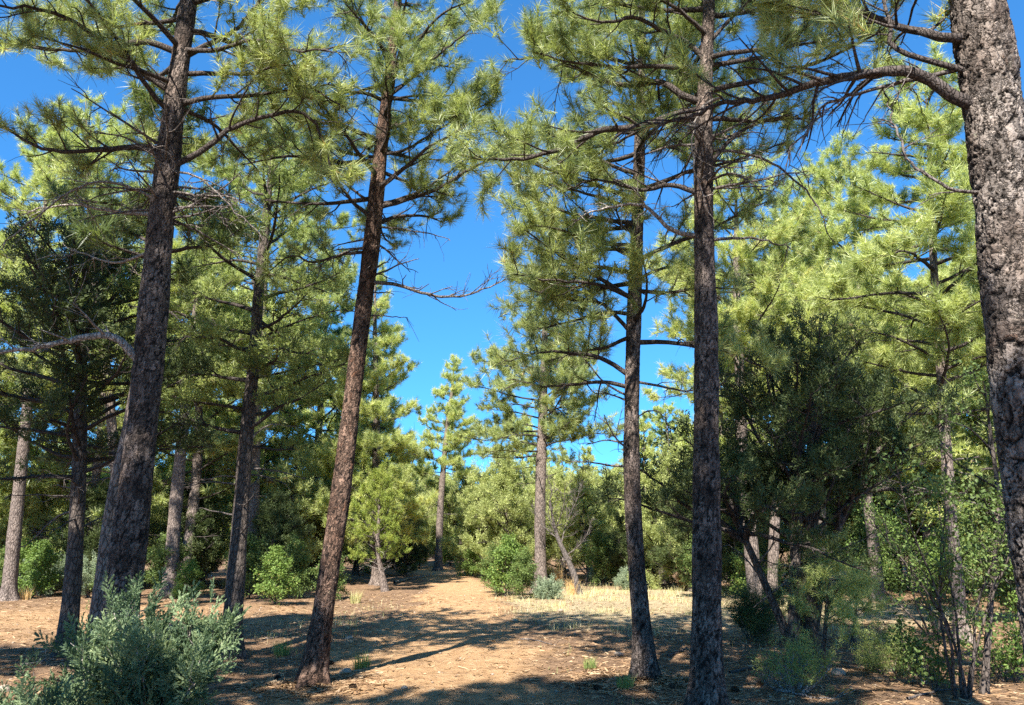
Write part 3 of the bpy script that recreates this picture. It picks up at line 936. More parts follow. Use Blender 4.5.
# bright tall pine behind, between left pines
t = pix_trunk(26, [(252, 590, 16), (253, 520, 14), (257, 400, 12), (264, 280, 9), (270, 180, 7)], 18.6)
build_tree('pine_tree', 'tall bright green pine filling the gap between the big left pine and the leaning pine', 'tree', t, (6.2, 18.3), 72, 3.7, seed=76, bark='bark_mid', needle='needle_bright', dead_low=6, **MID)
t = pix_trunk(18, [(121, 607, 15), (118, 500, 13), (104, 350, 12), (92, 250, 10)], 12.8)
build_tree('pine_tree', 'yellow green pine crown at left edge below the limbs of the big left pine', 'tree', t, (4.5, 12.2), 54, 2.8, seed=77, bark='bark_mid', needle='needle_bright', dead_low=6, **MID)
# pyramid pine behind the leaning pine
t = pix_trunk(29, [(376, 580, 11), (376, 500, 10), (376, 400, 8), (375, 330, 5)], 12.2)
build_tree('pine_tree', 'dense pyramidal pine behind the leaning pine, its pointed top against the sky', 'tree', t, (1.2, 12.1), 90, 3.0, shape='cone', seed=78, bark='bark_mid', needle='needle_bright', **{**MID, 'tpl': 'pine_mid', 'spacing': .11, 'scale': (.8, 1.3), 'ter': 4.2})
# small pine at the far end of the path
Y = gnd(438, 572)[1]
t = pix_trunk(Y, [(438, 572, 9), (441, 500, 7.5), (446, 440, 6), (452, 390, 3.5)], pix(454, 360, Y)[2])
build_tree('pine_tree', 'slender pine at the far end of the path, narrow crown against the sky', 'tree', t, (4.6, pix(454, 358, Y)[2]), 50, 2.5, shape='cone', seed=79, bark='bark_mid', needle='needle_bright',
           tpl='pine_mid', dead_low=6, seg=16, step=.2, limb_r=.03, twig=.008, scale=(.9, 1.4), spacing=.11, ter=4.2)
# pine in the clearing
Y = gnd(541, 591)[1]
t = pix_trunk(Y, [(541, 591, 16), (540, 530, 13), (541, 470, 12), (543, 400, 10), (545, 330, 7)], 9.9)
manL = [dict(p=L3(Y, [(541, 432), (515, 432), (490, 440), (465, 438)]), r=.035, sec=.8, live=.5),
        dict(p=L3(Y, [(541, 455), (510, 458), (480, 455)]), r=.03, sec=.7, live=.4),
        dict(p=L3(Y, [(541, 428), (570, 430), (600, 434), (625, 430)]), r=.03, sec=.8, live=.5)]
build_tree('pine_tree', 'pine in the sunny clearing with wide level limbs, between the path and the dark pines', 'tree', t, (4.2, 9.8), 50, 2.6, manual=manL, seed=80, bark='bark_mid', needle='needle', dead_low=5, **MID)
# crooked pale pine right of the dark pines
Y = gnd(757, 612)[1]
t = pix_trunk(Y, [(758, 612, 19), (752, 560, 18), (748, 500, 17), (742, 440, 15), (740, 380, 12), (737, 320, 10), (737, 250, 8)], 11.0)
manO = [dict(p=L3(Y, [(742, 428), (758, 416), (775, 412)]), r=.025, dead=True, mat='dead', sec=.3),
        dict(p=L3(Y, [(740, 390), (765, 385), (790, 388)]), r=.03, live=.4, sec=.6)]
build_tree('pine_tree', 'crooked pale trunked pine right of the straight dark pine', 'tree', t, (4.6, 10.8), 48, 2.5, manual=manO, seed=81, bark='bark_mid', needle='needle_bright', dead_low=8, **MID)
# dark juniper
Y = 11.0
t = pix_trunk(Y, [(806, 648, 22), (810, 580, 20), (811, 500, 17), (812, 440, 12)], 4.0)
t2 = pix_trunk(Y - .2, [(794, 650, 16), (795, 570, 14), (797, 490, 12), (790, 420, 9)], 3.8)
t3 = pix_trunk(Y + .2, [(812, 640, 12), (828, 560, 9), (850, 500, 8), (885, 440, 6), (905, 420, 4)], 0)
t4 = pix_trunk(Y - .1, [(792, 648, 12), (771, 597, 10), (744, 537, 8), (728, 505, 5)], 0)
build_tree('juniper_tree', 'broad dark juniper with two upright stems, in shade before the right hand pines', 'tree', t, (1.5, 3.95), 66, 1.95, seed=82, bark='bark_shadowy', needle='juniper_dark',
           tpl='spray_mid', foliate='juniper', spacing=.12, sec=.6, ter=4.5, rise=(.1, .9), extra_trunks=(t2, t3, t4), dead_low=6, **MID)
Y = gnd(879, 602)[1]
t = pix_trunk(Y, [(879, 602, 16), (874, 550, 14), (868, 500, 12), (866, 440, 10)], 13.0)
build_tree('pine_tree', 'straight pale trunk behind the right hand shrubs, right of the dark juniper', 'tree', t, (4.8, 12.8), 54, 2.8, seed=83, bark='bark_mid', needle='needle_bright', dead_low=6, **MID)
t = pix_trunk(13.2, [(962, 642, 20), (957, 580, 17), (950, 500, 15), (944, 420, 13), (939, 340, 11), (933, 250, 9), (930, 160, 7)], 10.2)
build_tree('pine_tree', 'bright green pine behind the nearest big pine, its trunk rising from the leafy oak', 'tree', t, (3.6, 10.0), 58, 2.1, seed=84, bark='bark_mid', needle='needle_bright', dead_low=8, **MID)
t = pix_trunk(19, [(772, 603, 13), (774, 540, 12), (778, 450, 10)], 9.5)
build_tree('pine_tree', 'slender pale pine just right of the crooked pale pine', 'tree', t, (5.5, 9.3), 30, 2.0, seed=85, bark='bark_mid', needle='needle', dead_low=4, **MID)
t = pix_trunk(22, [(824, 596, 13), (822, 520, 11), (820, 440, 9)], 12.6)
build_tree('pine_tree', 'pale pine trunk seen behind the stems of the dark juniper', 'tree', t, (4.8, 12.4), 50, 2.7, seed=86, bark='bark_mid', needle='needle_bright', dead_low=4, **MID)
# young yellow green juniper beside the path
Y = gnd(384, 592)[1]
t = pix_trunk(Y, [(385, 592, 10), (381, 570, 7), (378, 545, 6), (379, 515, 4)], 3.6)
build_tree('juniper_tree', 'small yellow green juniper with a pale stem left of the path', 'tree', t, (.75, 3.6), 50, 1.1, seed=87, flare=.12, bark='bark_mid', needle='juniper_yellow', tpl='spray_mid', foliate='juniper',
           spacing=.14, sec=.45, ter=3, rise=(.2, .8), limb_r=.02, dead_low=8, dead_mat='dead', **MID)
# grey dead snag in the clearing
Y = gnd(577, 594)[1]
t = pix_trunk(Y, [(578, 594, 8), (574, 575, 7), (566, 556, 6), (558, 538, 5), (553, 520, 3), (550, 500, 2)], 0)
manM = [dict(p=L3(Y, q), r=.02, dead=True, mat='deaddark', sec=.7, spacing=.07, ter=6, hang=.7, t0=.1) for q in (
    [(560, 545), (567, 522, .2), (578, 497, .3), (583, 480, .3)], [(557, 537), (549, 515, -.2), (551, 490, -.3), (546, 474, -.2)], [(558, 540), (542, 524, .3), (531, 505, .4)],
    [(566, 556), (584, 540, -.2), (592, 518, -.3)], [(555, 530), (563, 508, -.3), (566, 482, -.5)])]
build_tree('dead_snag', 'grey dead leaning snag with bare twigs in the clearing', 'dead tree', t, (1.2, 2.3), 1, .4, manual=manM, seed=88, bark='deaddark', needle='juniper', tpl='spray_mid', foliate='juniper',
           limb_mat='dead', dead_mat='dead', dead_low=5, spacing=.10, sec=.5, ter=4, seg=16, step=.06, limb_r=.03, twig=.007)

# ------------------------------------------------------------------ forest behind: sources, then copies
def simple_path(h, r, rg, lean=.05):
    z = np.array([-.1, 0, .3, .6, 1.0]) * h; z[0] = -.15; z[1] = 0.0
    off = np.cumsum(np.vstack([[0, 0], [0, 0], rg.normal(0, lean, (3, 2))]), 0) * h * .3
    return np.column_stack([off, z, np.array([1.05, 1, .8, .5, .08]) * r])


BACK = dict(tpl='pine_far', seg=12, step=.3, split=False, limb_r=.04, twig=.008, spacing=.17, sec=.95, ter=3.4)
src_rg = np.random.default_rng(5)
pines, junis, oaks = [], [], []
for i, (h, ln, shp, nd) in enumerate([(11, 2.7, 'round', 'needle_bright'), (9.5, 2.5, 'cone', 'needle_bright'), (12.5, 2.9, 'round', 'needle'), (8, 2.2, 'cone', 'needle')]):
    pines.append(build_tree('pine_tree', 'x', 'tree', simple_path(h, .2, src_rg), (h * .2, h * .98), 44, ln, shape=shp, seed=200 + i, bark='bark_mid', needle=nd, dead_low=4, **BACK))
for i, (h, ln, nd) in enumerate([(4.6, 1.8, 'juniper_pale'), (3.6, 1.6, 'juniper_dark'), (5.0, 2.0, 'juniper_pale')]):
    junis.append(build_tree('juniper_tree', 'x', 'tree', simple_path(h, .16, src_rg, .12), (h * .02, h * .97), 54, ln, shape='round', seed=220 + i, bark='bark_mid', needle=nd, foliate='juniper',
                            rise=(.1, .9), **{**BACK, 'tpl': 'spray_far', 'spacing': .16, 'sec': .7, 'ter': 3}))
for i, (h, ln, nd) in enumerate([(1.9, .95, 'oak_bright'), (2.4, 1.1, 'oak')]):
    oaks.append(build_tree('oak_shrub', 'x', 'shrub', simple_path(h, .035, src_rg, .12), (h * .05, h * .97), 44, ln, shape='round', seed=240 + i, bark='bark_shadowy', needle=nd, foliate='oak',
                           rise=(.2, 1.0), **{**BACK, 'tpl': 'oak_mid', 'spacing': .13, 'sec': .45, 'ter': 3, 'limb_r': .014, 'twig': .004}))

used_src = set()


def put(src, px, Y, s, label, group=None, rz=None):
    x = (px - 512) / FPX * Y / CP * 1.0
    loc = (x, Y, float(gh(x, Y)) - .02)
    rz = rng.uniform(0, 6.28) if rz is None else rz
    if src.name not in used_src:
        used_src.add(src.name)
        src.location = loc; src.rotation_euler = (0, 0, rz); src.scale = (s, s, s)
        src['label'] = label
        if group: src['group'] = group
        return src
    return dup(src, loc, rz, s, label, group)


GP, GJ, GO = 'pines of the forest behind', 'junipers of the forest behind', 'oak shrubs in the undergrowth'
FP = 'green pine among many in the dense forest behind the nearer trunks'
FJ = 'dense rounded juniper in the forest edge behind the nearer trunks'
back_pines = [  # pixel x, distance, scale, source
    (-30, 24, 1.0, 0), (40, 30, 1.05, 1), (105, 27, .95, 2), (150, 34, 1.1, 0), (205, 26, 1.05, 2), (230, 40, 1.2, 1), (255, 31, 1.1, 0), (320, 33, 1.1, 2), (345, 42, 1.15, 0),
    (372, 52, 1.0, 1), (400, 45, .95, 3), (415, 60, .95, 1), (475, 58, .80, 3), (500, 48, .75, 1), (520, 62, .95, 0), (560, 50, .85, 3), (585, 40, .68, 1), (610, 55, .8, 3),
    (640, 44, .85, 1), (662, 50, .95, 0), (682, 38, .95, 3), (715, 30, 1.0, 1), (625, 47, .9, 3), (750, 36, 1.15, 2), (790, 29, 1.05, 0), (845, 33, 1.15, 2), (870, 27, .95, 0), (905, 24, 1.0, 1), (935, 36, 1.2, 2),
    (975, 27, 1.0, 0), (1010, 22, 1.0, 2), (1050, 28, 1.1, 0), (1090, 22, 1.0, 1), (-80, 30, .9, 2), (450, 66, .8, 3), (545, 70, .9, 1), (430, 75, .8, 0),
]
for px, Y, s, k in back_pines:
    put(pines[k], px, Y, s, FP, GP)
back_junis = [
    (-25, 27, .9, 0), (45, 30, .9, 1), (72, 27, .8, 2), (15, 33, 1.0, 2), (118, 26, .85, 1), (140, 30, .9, 0), (205, 27, .9, 1), (222, 30, .9, 2), (285, 25, .75, 1), (305, 28, .9, 0), (328, 30, .85, 1), (345, 33, 1.0, 2),
    (180, 34, 1.0, 0), (95, 36, 1.1, 0), (265, 34, 1.0, 2),
    (365, 37, .9, 0), (410, 36, .8, 1), (425, 50, 1.1, 0), (447, 47, .9, 2), (466, 43, 1.0, 2), (405, 44, 1.1, 0), (385, 40, 1.0, 2), (437, 56, 1.2, 1), (458, 58, 1.2, 0), (488, 35, .95, 0), (512, 33, 1.0, 0), (535, 38, 1.0, 2), (560, 34, .9, 0), (585, 32, .85, 2), (605, 36, 1.0, 0), (630, 29, .8, 1),
    (655, 27, .9, 0), (680, 26, .85, 1), (700, 31, 1.0, 2), (725, 25, .85, 1), (760, 27, .9, 0), (800, 25, .85, 1), (835, 28, .9, 2), (860, 26, .8, 0), (915, 26, .9, 1), (945, 25, .85, 0), (985, 23, .85, 2), (1020, 19, .8, 1), (1060, 17, .9, 0),
]
for px, Y, s, k in back_junis:
    put(junis[k], px, Y, s, FJ, GJ)
oak_list = [
    (50, 25, .7, 0), (36, 24, .55, 1), (66, 23, .7, 0), (268, 22, .65, 1), (292, 20, .6, 0), (310, 23, .6, 1), (207, 21, .5, 0), (190, 24, .7, 1), (506, 24, .75, 0), (522, 22.5, .5, 1), (497, 25, .5, 1),
    (597, 29, .65, 1), (612, 30, .55, 0), (626, 31, .6, 1), (690, 23, .6, 1), (735, 22, .6, 0), (722, 25, .7, 1),
    (850, 23, .75, 1), (905, 23, .7, 0), (930, 21, .8, 1), (985, 16, .8, 1), (1020, 13, .7, 0), (650, 33, .9, 0), (478, 34, .6, 0), (455, 46, .9, 0), (425, 44, .8, 1), (345, 22, .5, 1), (140, 20, .5, 1),
]
for px, Y, s, k in oak_list:
    put(oaks[k], px, Y, s, 'leafy green oak shrub in the undergrowth between the trunks', GO)

# trees behind the camera that shade the foreground
shade = build_tree('pine_tree', 'pine standing behind the viewer, casting dappled shade forward', 'tree', simple_path(13.5, .2, src_rg), (6.2, 13.2), 50, 2.0, seed=260, bark='bark_mid', needle='needle', dead_low=4,
                   group='pines behind the viewer', **BACK)
SHADE = [(-1.2, -.5, 1.0, .3), (-6.5, 1.7, .9, 1.2), (-9.0, 5.4, .95, .4), (-3.0, -1.5, 1.0, 4.0)]
for i, (x, y, k, rz) in enumerate(SHADE):
    if i == 0:
        shade.location = (x, y, 0); shade.rotation_euler = (0, 0, rz)
    else:
        dup(shade, (x, y, 0), rz, k, 'pine standing behind the viewer, casting dappled shade forward', 'pines behind the viewer')

# ------------------------------------------------------------------ far woods closing the view
def woods():
    rg = np.random.default_rng(77)
    P, D = [], []
    for i in range(260):
        ang = rg.uniform(-.85, .85); r = rg.uniform(66, 120)
        x, y = r * math.sin(ang), r * math.cos(ang)
        h = rg.uniform(4.5, 7.5); R = rg.uniform(1.6, 2.8); n = 90
        zz = rg.random(n) ** .8
        rr = R * (1 - zz * .8) * np.sqrt(rg.random(n)); a = rg.uniform(0, 6.28, n)
        P.append(np.column_stack([x + rr * np.cos(a), y + rr * np.sin(a), gh(x, y) + .3 + zz * h]))
        D.append(np.column_stack([np.cos(a), np.sin(a), rg.uniform(-.2, 1, n)]))
    TPL['woods'] = templates(lambda q: tuft_template(26, .85, .11, .5, q), 6)
    o = foliage('woods', 'woods', np.vstack(P), np.vstack(D), M['needle'], rg)
    tag(o, 'far green woods closing the view beyond the clearing', 'woods', kind='stuff')


woods()

# ------------------------------------------------------------------ shrubs, saplings
def bush(name, label, cat, x, y, h, spread, stems, mat, tpl, seed, wood='bark_mid', foliate='juniper', group=None, spacing=.05, sec=.3, ter=4, rise=(25, 85), scale=(.8, 1.2), r0=.014, live=.93, upl=.5, t0=.15, vs=.55):
    rg = np.random.default_rng(seed)
    g = float(gh(x, y))
    root = thing(name, label, cat, (x, y, g), group)
    tufts = ([], []); 
    for i in range(stems):
        a = i * 2.399 + rg.normal(0, .3); e = math.radians(rg.uniform(*rise))
        d = np.array([[math.cos(a) * math.cos(e) * spread, math.sin(a) * math.cos(e) * spread, math.sin(e)]])
        L = h * rg.uniform(.7, 1.12) * (.75 + .35 * math.sin(e))
        s = np.array([[math.cos(a) * .06, math.sin(a) * .06, -.03]])
        main = curves(s, d, np.array([L]), 11, .1, upl, rg)[0]
        it = grow_limb(main, r0, tufts, rg, False, spacing, sec, ter, live, t0, foliate, .004)
        V, F = wood_arrays(it)
        link('stem', np_mesh('stem', V, F, M[wood]), root)
    P, E = np.vstack(tufts[0]), np.vstack(tufts[1])
    ok = P[:, 2] > -.02
    foliage('foliage', tpl, P[ok], E[ok], M[mat], rg, scale, vspread=vs, parent=root)
    return root


bx = lambda px, Y: (px - 512) / FPX * (Y * CP - (EYE - .5) * SP)
bush('juniper_bush', 'blue green feathery juniper bush in the left foreground', 'bush', bx(142, 6.3), 6.3, .90, .98, 22, 'juniper_blue', 'spray_fan', 301, 'dead', sec=.36, spacing=.075, ter=3.2, live=.9, scale=(.7, 1.35), vs=1.0)
bush('juniper_bush', 'low blue green juniper sprig left of the larger foreground bush', 'bush', bx(50, 6.1), 6.1, .42, 1.2, 11, 'juniper_blue', 'spray_fan', 302, 'dead', sec=.28, spacing=.08, ter=3, vs=1.0)
bush('sagebrush', 'pale grey green sagebrush in front of the clearing pine', 'shrub', *gnd(548, 600), .38, 1.7, 10, 'sage', 'spray_mid', 303, sec=.25)
bush('sagebrush', 'small pale sagebrush near the slim banded pine', 'shrub', *gnd(628, 590), .45, 1.3, 12, 'sage', 'spray_mid', 304, sec=.25)
bush('sagebrush', 'pale sagebrush at left behind the pale leaning trunk', 'shrub', *gnd(40, 595), 1.1, 1.3, 14, 'sage', 'spray_mid', 305, sec=.3)
bush('sagebrush', 'pale sagebrush left of the second trunk by the big left pine', 'shrub', *gnd(92, 597), .9, 1.2, 12, 'sage', 'spray_mid', 306, sec=.3)
bush('sagebrush', 'pale sagebrush behind the sunny grass right of the snag', 'shrub', *gnd(600, 582), .5, 1.3, 12, 'sage', 'spray_mid', 307, sec=.3)
bush('juniper_bush', 'small dark juniper seedling at foot of the dark juniper', 'bush', *gnd(755, 640), .7, 1.0, 10, 'juniper_dark', 'spray_near', 308, sec=.3)
bush('twiggy_shrub', 'low twiggy grey shrub at foot of the dark juniper', 'shrub', *gnd(795, 690), .5, 1.3, 10, 'juniper', 'spray_near', 309, wood='dead', sec=.3, live=.25, spacing=.07)
bush('twiggy_shrub', 'small green shrub on shaded ground right of the dark juniper', 'shrub', *gnd(893, 672), .35, 1.4, 9, 'juniper', 'spray_near', 310, sec=.2, spacing=.07)
bush('oak_shrub', 'leafy oak shrub with thin stems in front of the nearest big pine', 'shrub', *gnd(962, 700), 2.3, .5, 6, 'oak', 'oak_near', 311, wood='bark_shadowy', foliate='oak', rise=(62, 88), sec=.5, spacing=.13, ter=2.2, r0=.016, t0=.3, upl=.2)
bush('oak_shrub', 'leafy sunlit oak behind shaded shrubs, left of the bright pine trunk', 'shrub', *gnd(934, 636), 2.4, .6, 5, 'oak_bright', 'oak_near', 312, wood='bark_shadowy', foliate='oak', rise=(50, 88), sec=.6, spacing=.12, ter=2.5, r0=.018, t0=.3, upl=.2)
bush('oak_shrub', 'small oak seedling on ground at the lower right', 'shrub', *gnd(930, 690), .55, .9, 7, 'oak', 'oak_near', 313, wood='bark_shadowy', foliate='oak', rise=(45, 85), sec=.2, spacing=.08, ter=2, r0=.006)
bush('oak_shrub', 'oak seedling low behind the nearest big pine', 'shrub', *gnd(1010, 680), .6, .9, 7, 'oak_bright', 'oak_near', 314, wood='bark_shadowy', foliate='oak', rise=(45, 85), sec=.2, spacing=.08, ter=2, r0=.006)

# dark oak sapling with a straight stem
Y = gnd(984, 695)[1]
t = pix_trunk(Y, [(984, 695, 9), (988, 640, 8), (993, 570, 7), (998, 500, 6), (990, 430, 4)], 3.4)
build_tree('oak_tree', 'thin dark oak sapling left of the nearest big pine', 'tree', t, (1.3, 3.3), 18, .75, seed=91, bark='bark_shadowy', needle='oak', tpl='oak_near', foliate='oak', rise=(.1, .8),
           limb_r=.012, spacing=.12, sec=.35, ter=2, seg=14, step=.06, dead_low=8, twig=.004)
# young pine sapling
Y = gnd(822, 668)[1]
t = pix_trunk(Y, [(822, 668, 6), (825, 630, 5), (828, 590, 4)], 1.6)
build_tree('pine_sapling', 'young soft needled pine sapling right of the dark juniper stems', 'tree', t, (.35, 1.55), 26, .75, shape='cone', seed=92, bark='bark_shadowy', needle='needle_bright', tpl='sapling', rise=(.1, .6),
           limb_r=.007, spacing=.07, sec=.22, ter=2.0, seg=10, step=.04, twig=.003)
Y = gnd(852, 648)[1]
t = pix_trunk(Y, [(852, 648, 5), (855, 620, 4), (856, 595, 3)], 1.15)
build_tree('pine_sapling', 'second young pine sapling, right of the first beside the dark juniper', 'tree', t, (.25, 1.1), 20, .6, shape='cone', seed=93, bark='bark_shadowy', needle='needle_bright', tpl='sapling', rise=(.1, .6),
           limb_r=.007, spacing=.07, sec=.22, ter=2.0, seg=10, step=.04, twig=.003)


# ------------------------------------------------------------------ grass, litter, stones
def blades(name, label, cat, x, y, hgt, mat, width, lean=.45, kind='stuff', group=None, seed=1, loc=(0, 0, 0)):
    rg = np.random.default_rng(seed)
    n = len(x)
    z = gh(x + loc[0], y + loc[1]) - .01 - loc[2]
    a = rg.uniform(0, 6.28, n); ln = rg.uniform(0, lean, n)
    b = np.column_stack([x, y, z]); h = hgt * rg.uniform(.5, 1.2, n)
    d = np.column_stack([np.cos(a) * ln, np.sin(a) * ln, np.ones(n)])
    s = np.column_stack([np.cos(a + 1.7), np.sin(a + 1.7), np.zeros(n)]) * width / 2
    mid = b + d * (h * .55)[:, None]
    tip = b + d * h[:, None] + np.column_stack([np.cos(a), np.sin(a), -.5 * np.ones(n)]) * (h * ln * .7)[:, None]
    V = np.stack([b - s, b + s, mid + s * .8, mid - s * .8, tip], 1).reshape(-1, 3)
    i = np.arange(n)[:, None] * 5
    F = np.vstack([i + [0, 1, 2], i + [0, 2, 3], i + [3, 2, 4]])
    v = np.repeat(rg.random(n), 5)
    o = link(name, np_mesh(name, V, F, M[mat], False, {'v': v}), loc=loc)
    return tag(o, label, cat, group, kind)


rg = np.random.default_rng(900)
n = 300000
x = rg.uniform(-6, 14, n); y = rg.uniform(8, 34, n)
clump = .5 + .5 * np.sin(x * 3.1 + 2 * np.sin(y * 1.3)) * np.sin(y * 2.7 + 1.5 * np.sin(x * 1.9))
keep = rg.random(n) < grass_mask(x, y) * (.02 + .98 * clump ** 3) * .85 * (np.sin(x * .9 + 1.7 * np.sin(y * .5)) * np.sin(y * .8 + x * .4) > -.25)
x, y = x[keep], y[keep]
blades('grass', 'short dry pale grass of the sunny clearing', 'grass', x, y, .10 + .20 * rg.random(len(x)) ** 2, 'drygrass', .0055, .9, seed=5)
n = 5000
x = rg.uniform(-8, 8, n); y = rg.uniform(5, 20, n)
cl = np.sin(x * 1.7 + 3 * np.sin(y * .9)) * np.sin(y * 1.9 + 2 * np.sin(x * 1.1))
keep = (cl > .72) & (path_mask(x, y) < .5)
blades('grass', 'sparse thin grass on the shaded forest floor', 'grass', x[keep], y[keep], np.full(keep.sum(), .12), 'greengrass', .006, seed=6)
tuft_specs = [(362, 668, 'greengrass', .22, 'green grass tuft on the path edge right of the leaning pine'), (282, 652, 'greengrass', .25, 'green grass tuft left of the leaning pine'),
              (557, 583, 'strawgrass', .75, 'tall straw coloured grass clump left of the snag'), (573, 594, 'strawgrass', .55, 'straw grass clump at the foot of the snag'),
              (659, 583, 'strawgrass', .8, 'tall straw grass clump right of the slim banded pine'), (684, 590, 'strawgrass', .6, 'straw grass clump beside the straight dark pine'),
              (355, 603, 'drygrass', .35, 'dry grass tuft beneath the small yellow juniper'), (590, 672, 'greengrass', .16, 'short green tuft on the path edge left of the slim banded pine'),
              (625, 690, 'greengrass', .18, 'low green tuft at foot of the slim banded pine'), (24, 600, 'strawgrass', .4, 'dry straw tuft beside the pale leaning trunk at left')]
for i, (px, py, mt, h, lab) in enumerate(tuft_specs):
    gx, gy = gnd(px, py)
    q = np.random.default_rng(950 + i)
    m = 130
    rad = h * .28 + .04
    a = q.uniform(0, 6.28, m); r = rad * np.sqrt(q.random(m))
    blades('grass_tuft', lab, 'grass tuft', r * np.cos(a), r * np.sin(a), np.full(m, h), mt, .005 + h * .008, .5, 'thing', seed=970 + i, loc=(gx, gy, float(gh(gx, gy))))

# fallen needles and bark flecks
n = 80000
y = 2.5 + 22 * rg.random(n) ** 1.6; x = rg.uniform(-1, 1, n) * (y * .75 + 1)
keep = rg.random(n) < .32 + .68 * (1 - path_mask(x, y)) * (1 - .7 * grass_mask(x, y))
x, y = x[keep], y[keep]; n = len(x)
feet = [(tt_[1, 0], tt_[1, 1], tt_[1, 3]) for tt_ in (tA, tB, tC, tD, tE)]
for fx, fy, fr in feet:
    k_ = 2600
    ra = fr * 1.1 + .75 * rg.random(k_) ** 1.6; aa = rg.uniform(0, 6.28, k_)
    x = np.concatenate([x, fx + ra * np.cos(aa)]); y = np.concatenate([y, fy + ra * np.sin(aa)])
n = len(x)
mound = np.zeros(n)
for fx, fy, fr in feet:
    mound += .07 * np.exp(-np.maximum(np.hypot(x - fx, y - fy) - fr, 0) / .16) * rg.random(n)
a = rg.uniform(0, 6.28, n); l = rg.uniform(.02, .075, n); w = rg.uniform(.0022, .007, n) * (1 + y * .05)
d = np.column_stack([np.cos(a), np.sin(a), rg.normal(0, .12, n)]) * l[:, None]
s = np.column_stack([-np.sin(a), np.cos(a), rg.normal(0, .3, n)]) * w[:, None]
c = np.column_stack([x, y, gh(x, y) + .008 + mound])
V = np.stack([c - d - s, c - d + s, c + d + s, c + d - s], 1).reshape(-1, 3)
tag(link('litter', np_mesh('litter', V, np.arange(len(V)).reshape(-1, 4), M['litter'], False, {'v': np.repeat(rg.random(n), 4)})), 'fallen brown needles and bark flecks on the forest floor', 'litter', kind='stuff')


def stone_mesh(seed, r, flat=.6):
    q = np.random.default_rng(seed)
    nu, nv = 14, 9
    th = np.linspace(0.02, np.pi - .02, nv)[:, None]; ph = np.linspace(0, 2 * np.pi, nu, endpoint=False)[None]
    d = np.stack([np.sin(th) * np.cos(ph), np.sin(th) * np.sin(ph), np.cos(th) * np.ones_like(ph)], -1)
    k = norm(q.normal(size=(9, 3))); lim = q.uniform(.62, .95, 9)
    dot = np.einsum('abk,jk->abj', d, k)
    rr = np.min(np.where(dot > .05, lim / np.maximum(dot, .05), 9), -1)
    P = d * np.minimum(rr, 1.15)[..., None] * r * np.array([1.2, .9, flat])
    V = P.reshape(-1, 3)
    idx = np.arange(nv * nu).reshape(nv, nu)
    A, B = idx[:-1], idx[1:]
    F = np.stack([A, B, np.roll(B, -1, 1), np.roll(A, -1, 1)], -1).reshape(-1, 4)
    return V, F


Vs, Fs, off = [], [], 0
protos = [stone_mesh(i, 1.0) for i in range(6)]
for i in range(800):
    yy = 3 + 22 * rg.random() ** 1.5; xx = rg.uniform(-1, 1) * (yy * .7 + .5)
    V, F = protos[i % 6]
    s = rg.uniform(.006, .02) * (1 + .02 * yy); an = rg.uniform(0, 6.28)
    Rz = np.array([[math.cos(an), -math.sin(an), 0], [math.sin(an), math.cos(an), 0], [0, 0, 1]])
    Vs.append(V @ Rz.T * s + np.array([xx, yy, float(gh(xx, yy)) + s * .2])); Fs.append(F + off); off += len(V)
tag(link('pebbles', np_mesh('pebbles', np.vstack(Vs), np.vstack(Fs), M['rock'], True)), 'small pale pebbles strewn over the path and ground', 'pebbles', kind='stuff')
for i, (px, py, r, lab) in enumerate([(619, 657, .07, 'small pale rock in the shade left of the slim banded pine'), (840, 676, .09, 'pale flat rock on shaded ground under the dark juniper'),
                                      (349, 640, .06, 'small rock right of the leaning pine'), (345, 673, .07, 'small rock at foot of the leaning pine'), (3, 690, .09, 'grey rock at the lower left corner'),
                                      (404, 690, .035, 'small rock lying on the near path'), (560, 612, .07, 'pale stone in the grass right of the path'), (515, 620, .06, 'stone at the right edge of the path')]):
    gx, gy = gnd(px, py)
    V, F = stone_mesh(40 + i, r)
    tag(link('rock', np_mesh('rock', V, F, M['rock']), loc=(gx, gy, float(gh(gx, gy)) + r * .25)), lab, 'rock')

# fallen dead branches
for i, (p0, p1, r, lab) in enumerate([((868, 640), (935, 652), .035, 'fallen dead branch on the shaded ground before the right hand trunks'), ((775, 690), (832, 698), .018, 'bleached fallen stick under the dark juniper'),
                                      ((395, 583), (432, 577), .05, 'fallen log beside the far end of the path'), ((20, 668), (58, 660), .02, 'fallen stick beside the low juniper sprig')]):
    q = np.random.default_rng(700 + i)
    a0, b0 = np.array([*gnd(*p0), 0.]), np.array([*gnd(*p1), 0.])
    t = np.linspace(0, 1, 12)[:, None]
    main = a0 * (1 - t) + b0 * t + q.normal(0, .03, (12, 3)) * [1, 1, .3]
    main[:, 2] = gh(main[:, 0], main[:, 1]) + r * .8
    o0 = main[0].copy(); main = main - o0
    it = grow_limb(main, r, ([], []), q, True, .3, .4, 1.5, hang=.3)
    V, F = wood_arrays(it)
    tag(link('fallen_branch', np_mesh('fallen_branch', V, F, M['dead']), loc=tuple(o0)), lab, 'branch')

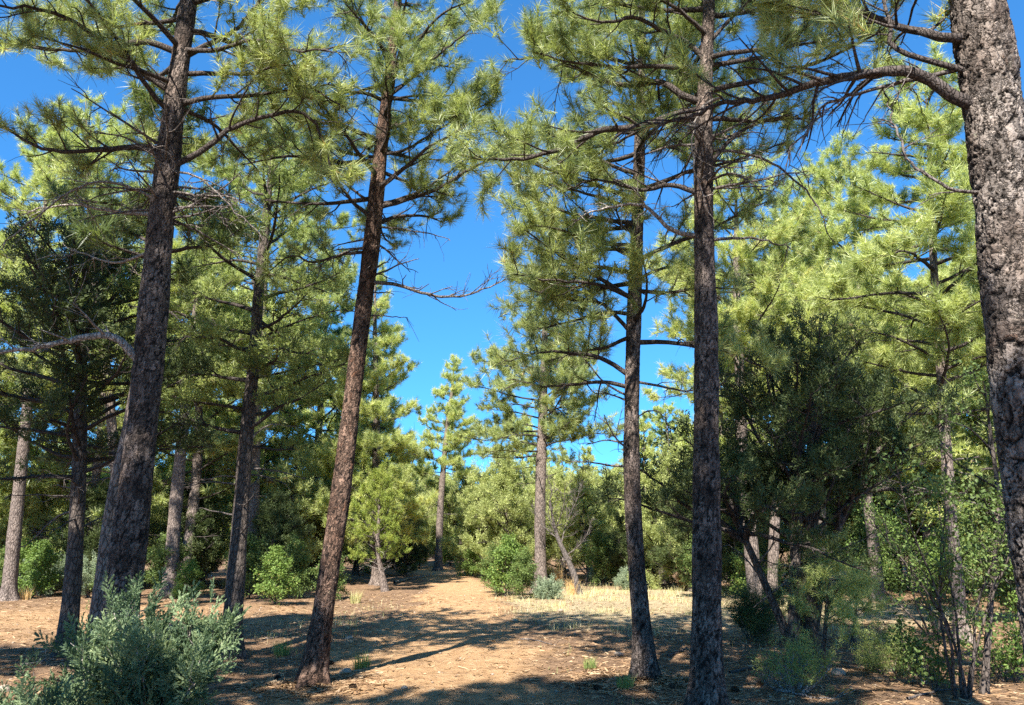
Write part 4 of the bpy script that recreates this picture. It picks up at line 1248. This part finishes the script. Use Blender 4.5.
# more deadfall and pine cones
for i, (p0, p1, r, lab) in enumerate([((262, 640), (300, 634), .018, 'short dead stick on the ground left of the leaning pine'), ((520, 640), (556, 646), .014, 'thin fallen twig at the right edge of the path'),
                                      ((668, 655), (690, 648), .02, 'fallen stick between the two dark pines'), ((730, 672), (772, 664), .022, 'fallen branch right of the straight dark pine'),
                                      ((905, 700), (958, 690), .016, 'fallen twig before the thin oak sapling'), ((340, 618), (372, 612), .016, 'grey stick lying left of the path')]):
    q = np.random.default_rng(800 + i)
    a0, b0 = np.array([*gnd(*p0), 0.]), np.array([*gnd(*p1), 0.])
    t = np.linspace(0, 1, 12)[:, None]
    main = a0 * (1 - t) + b0 * t + q.normal(0, .02, (12, 3)) * [1, 1, .3]
    main[:, 2] = gh(main[:, 0], main[:, 1]) + r * .8
    o0 = main[0].copy(); main = main - o0
    V, F = wood_arrays(grow_limb(main, r, ([], []), q, True, .3, .3, 1.5, hang=.3))
    tag(link('fallen_branch', np_mesh('fallen_branch', V, F, M['deaddark']), loc=tuple(o0)), lab, 'branch')


def cone_mesh():
    q = np.random.default_rng(4)
    tri = []
    for k in range(90):
        f = k / 89; a = k * 2.399
        r = .028 * math.sin(math.pi * (.12 + .83 * f)) ** .7
        z = -.04 + .085 * f
        d = np.array([math.cos(a), math.sin(a), 0]); sd = np.array([-math.sin(a), math.cos(a), 0])
        b = d * r * .35 + UP * z
        tip = d * (r + .008) + UP * (z + .006)
        tri += [b, tip - sd * .008, tip + sd * .008, b - UP * .006, tip + sd * .008, tip - sd * .008]
    V = np.array(tri)[:, [2, 0, 1]]
    return np_mesh('pine_cone', V, np.arange(len(V)).reshape(-1, 3), M['cone'], False)


M['cone'] = simple_bark("pine_cone_scales", (0.07, 0.045, 0.03), (0.19, 0.125, 0.08), (0.03, 0.02, 0.015), 60, 1)
cm = cone_mesh()
q = np.random.default_rng(31)
for i, (px, py) in enumerate([(278, 676), (286, 684), (352, 690), (330, 664), (598, 690), (672, 690), (735, 694), (760, 684)]):
    gx, gy = gnd(px, py)
    o = link('pine_cone', cm, loc=(gx, gy, float(gh(gx, gy)) + .024))
    o.rotation_euler = (q.uniform(-.3, .3), q.uniform(-.3, .3), q.uniform(0, 6.28))
    tag(o, 'small brown pine cone lying on the dirt near the trunks', 'pine cone', 'fallen pine cones')
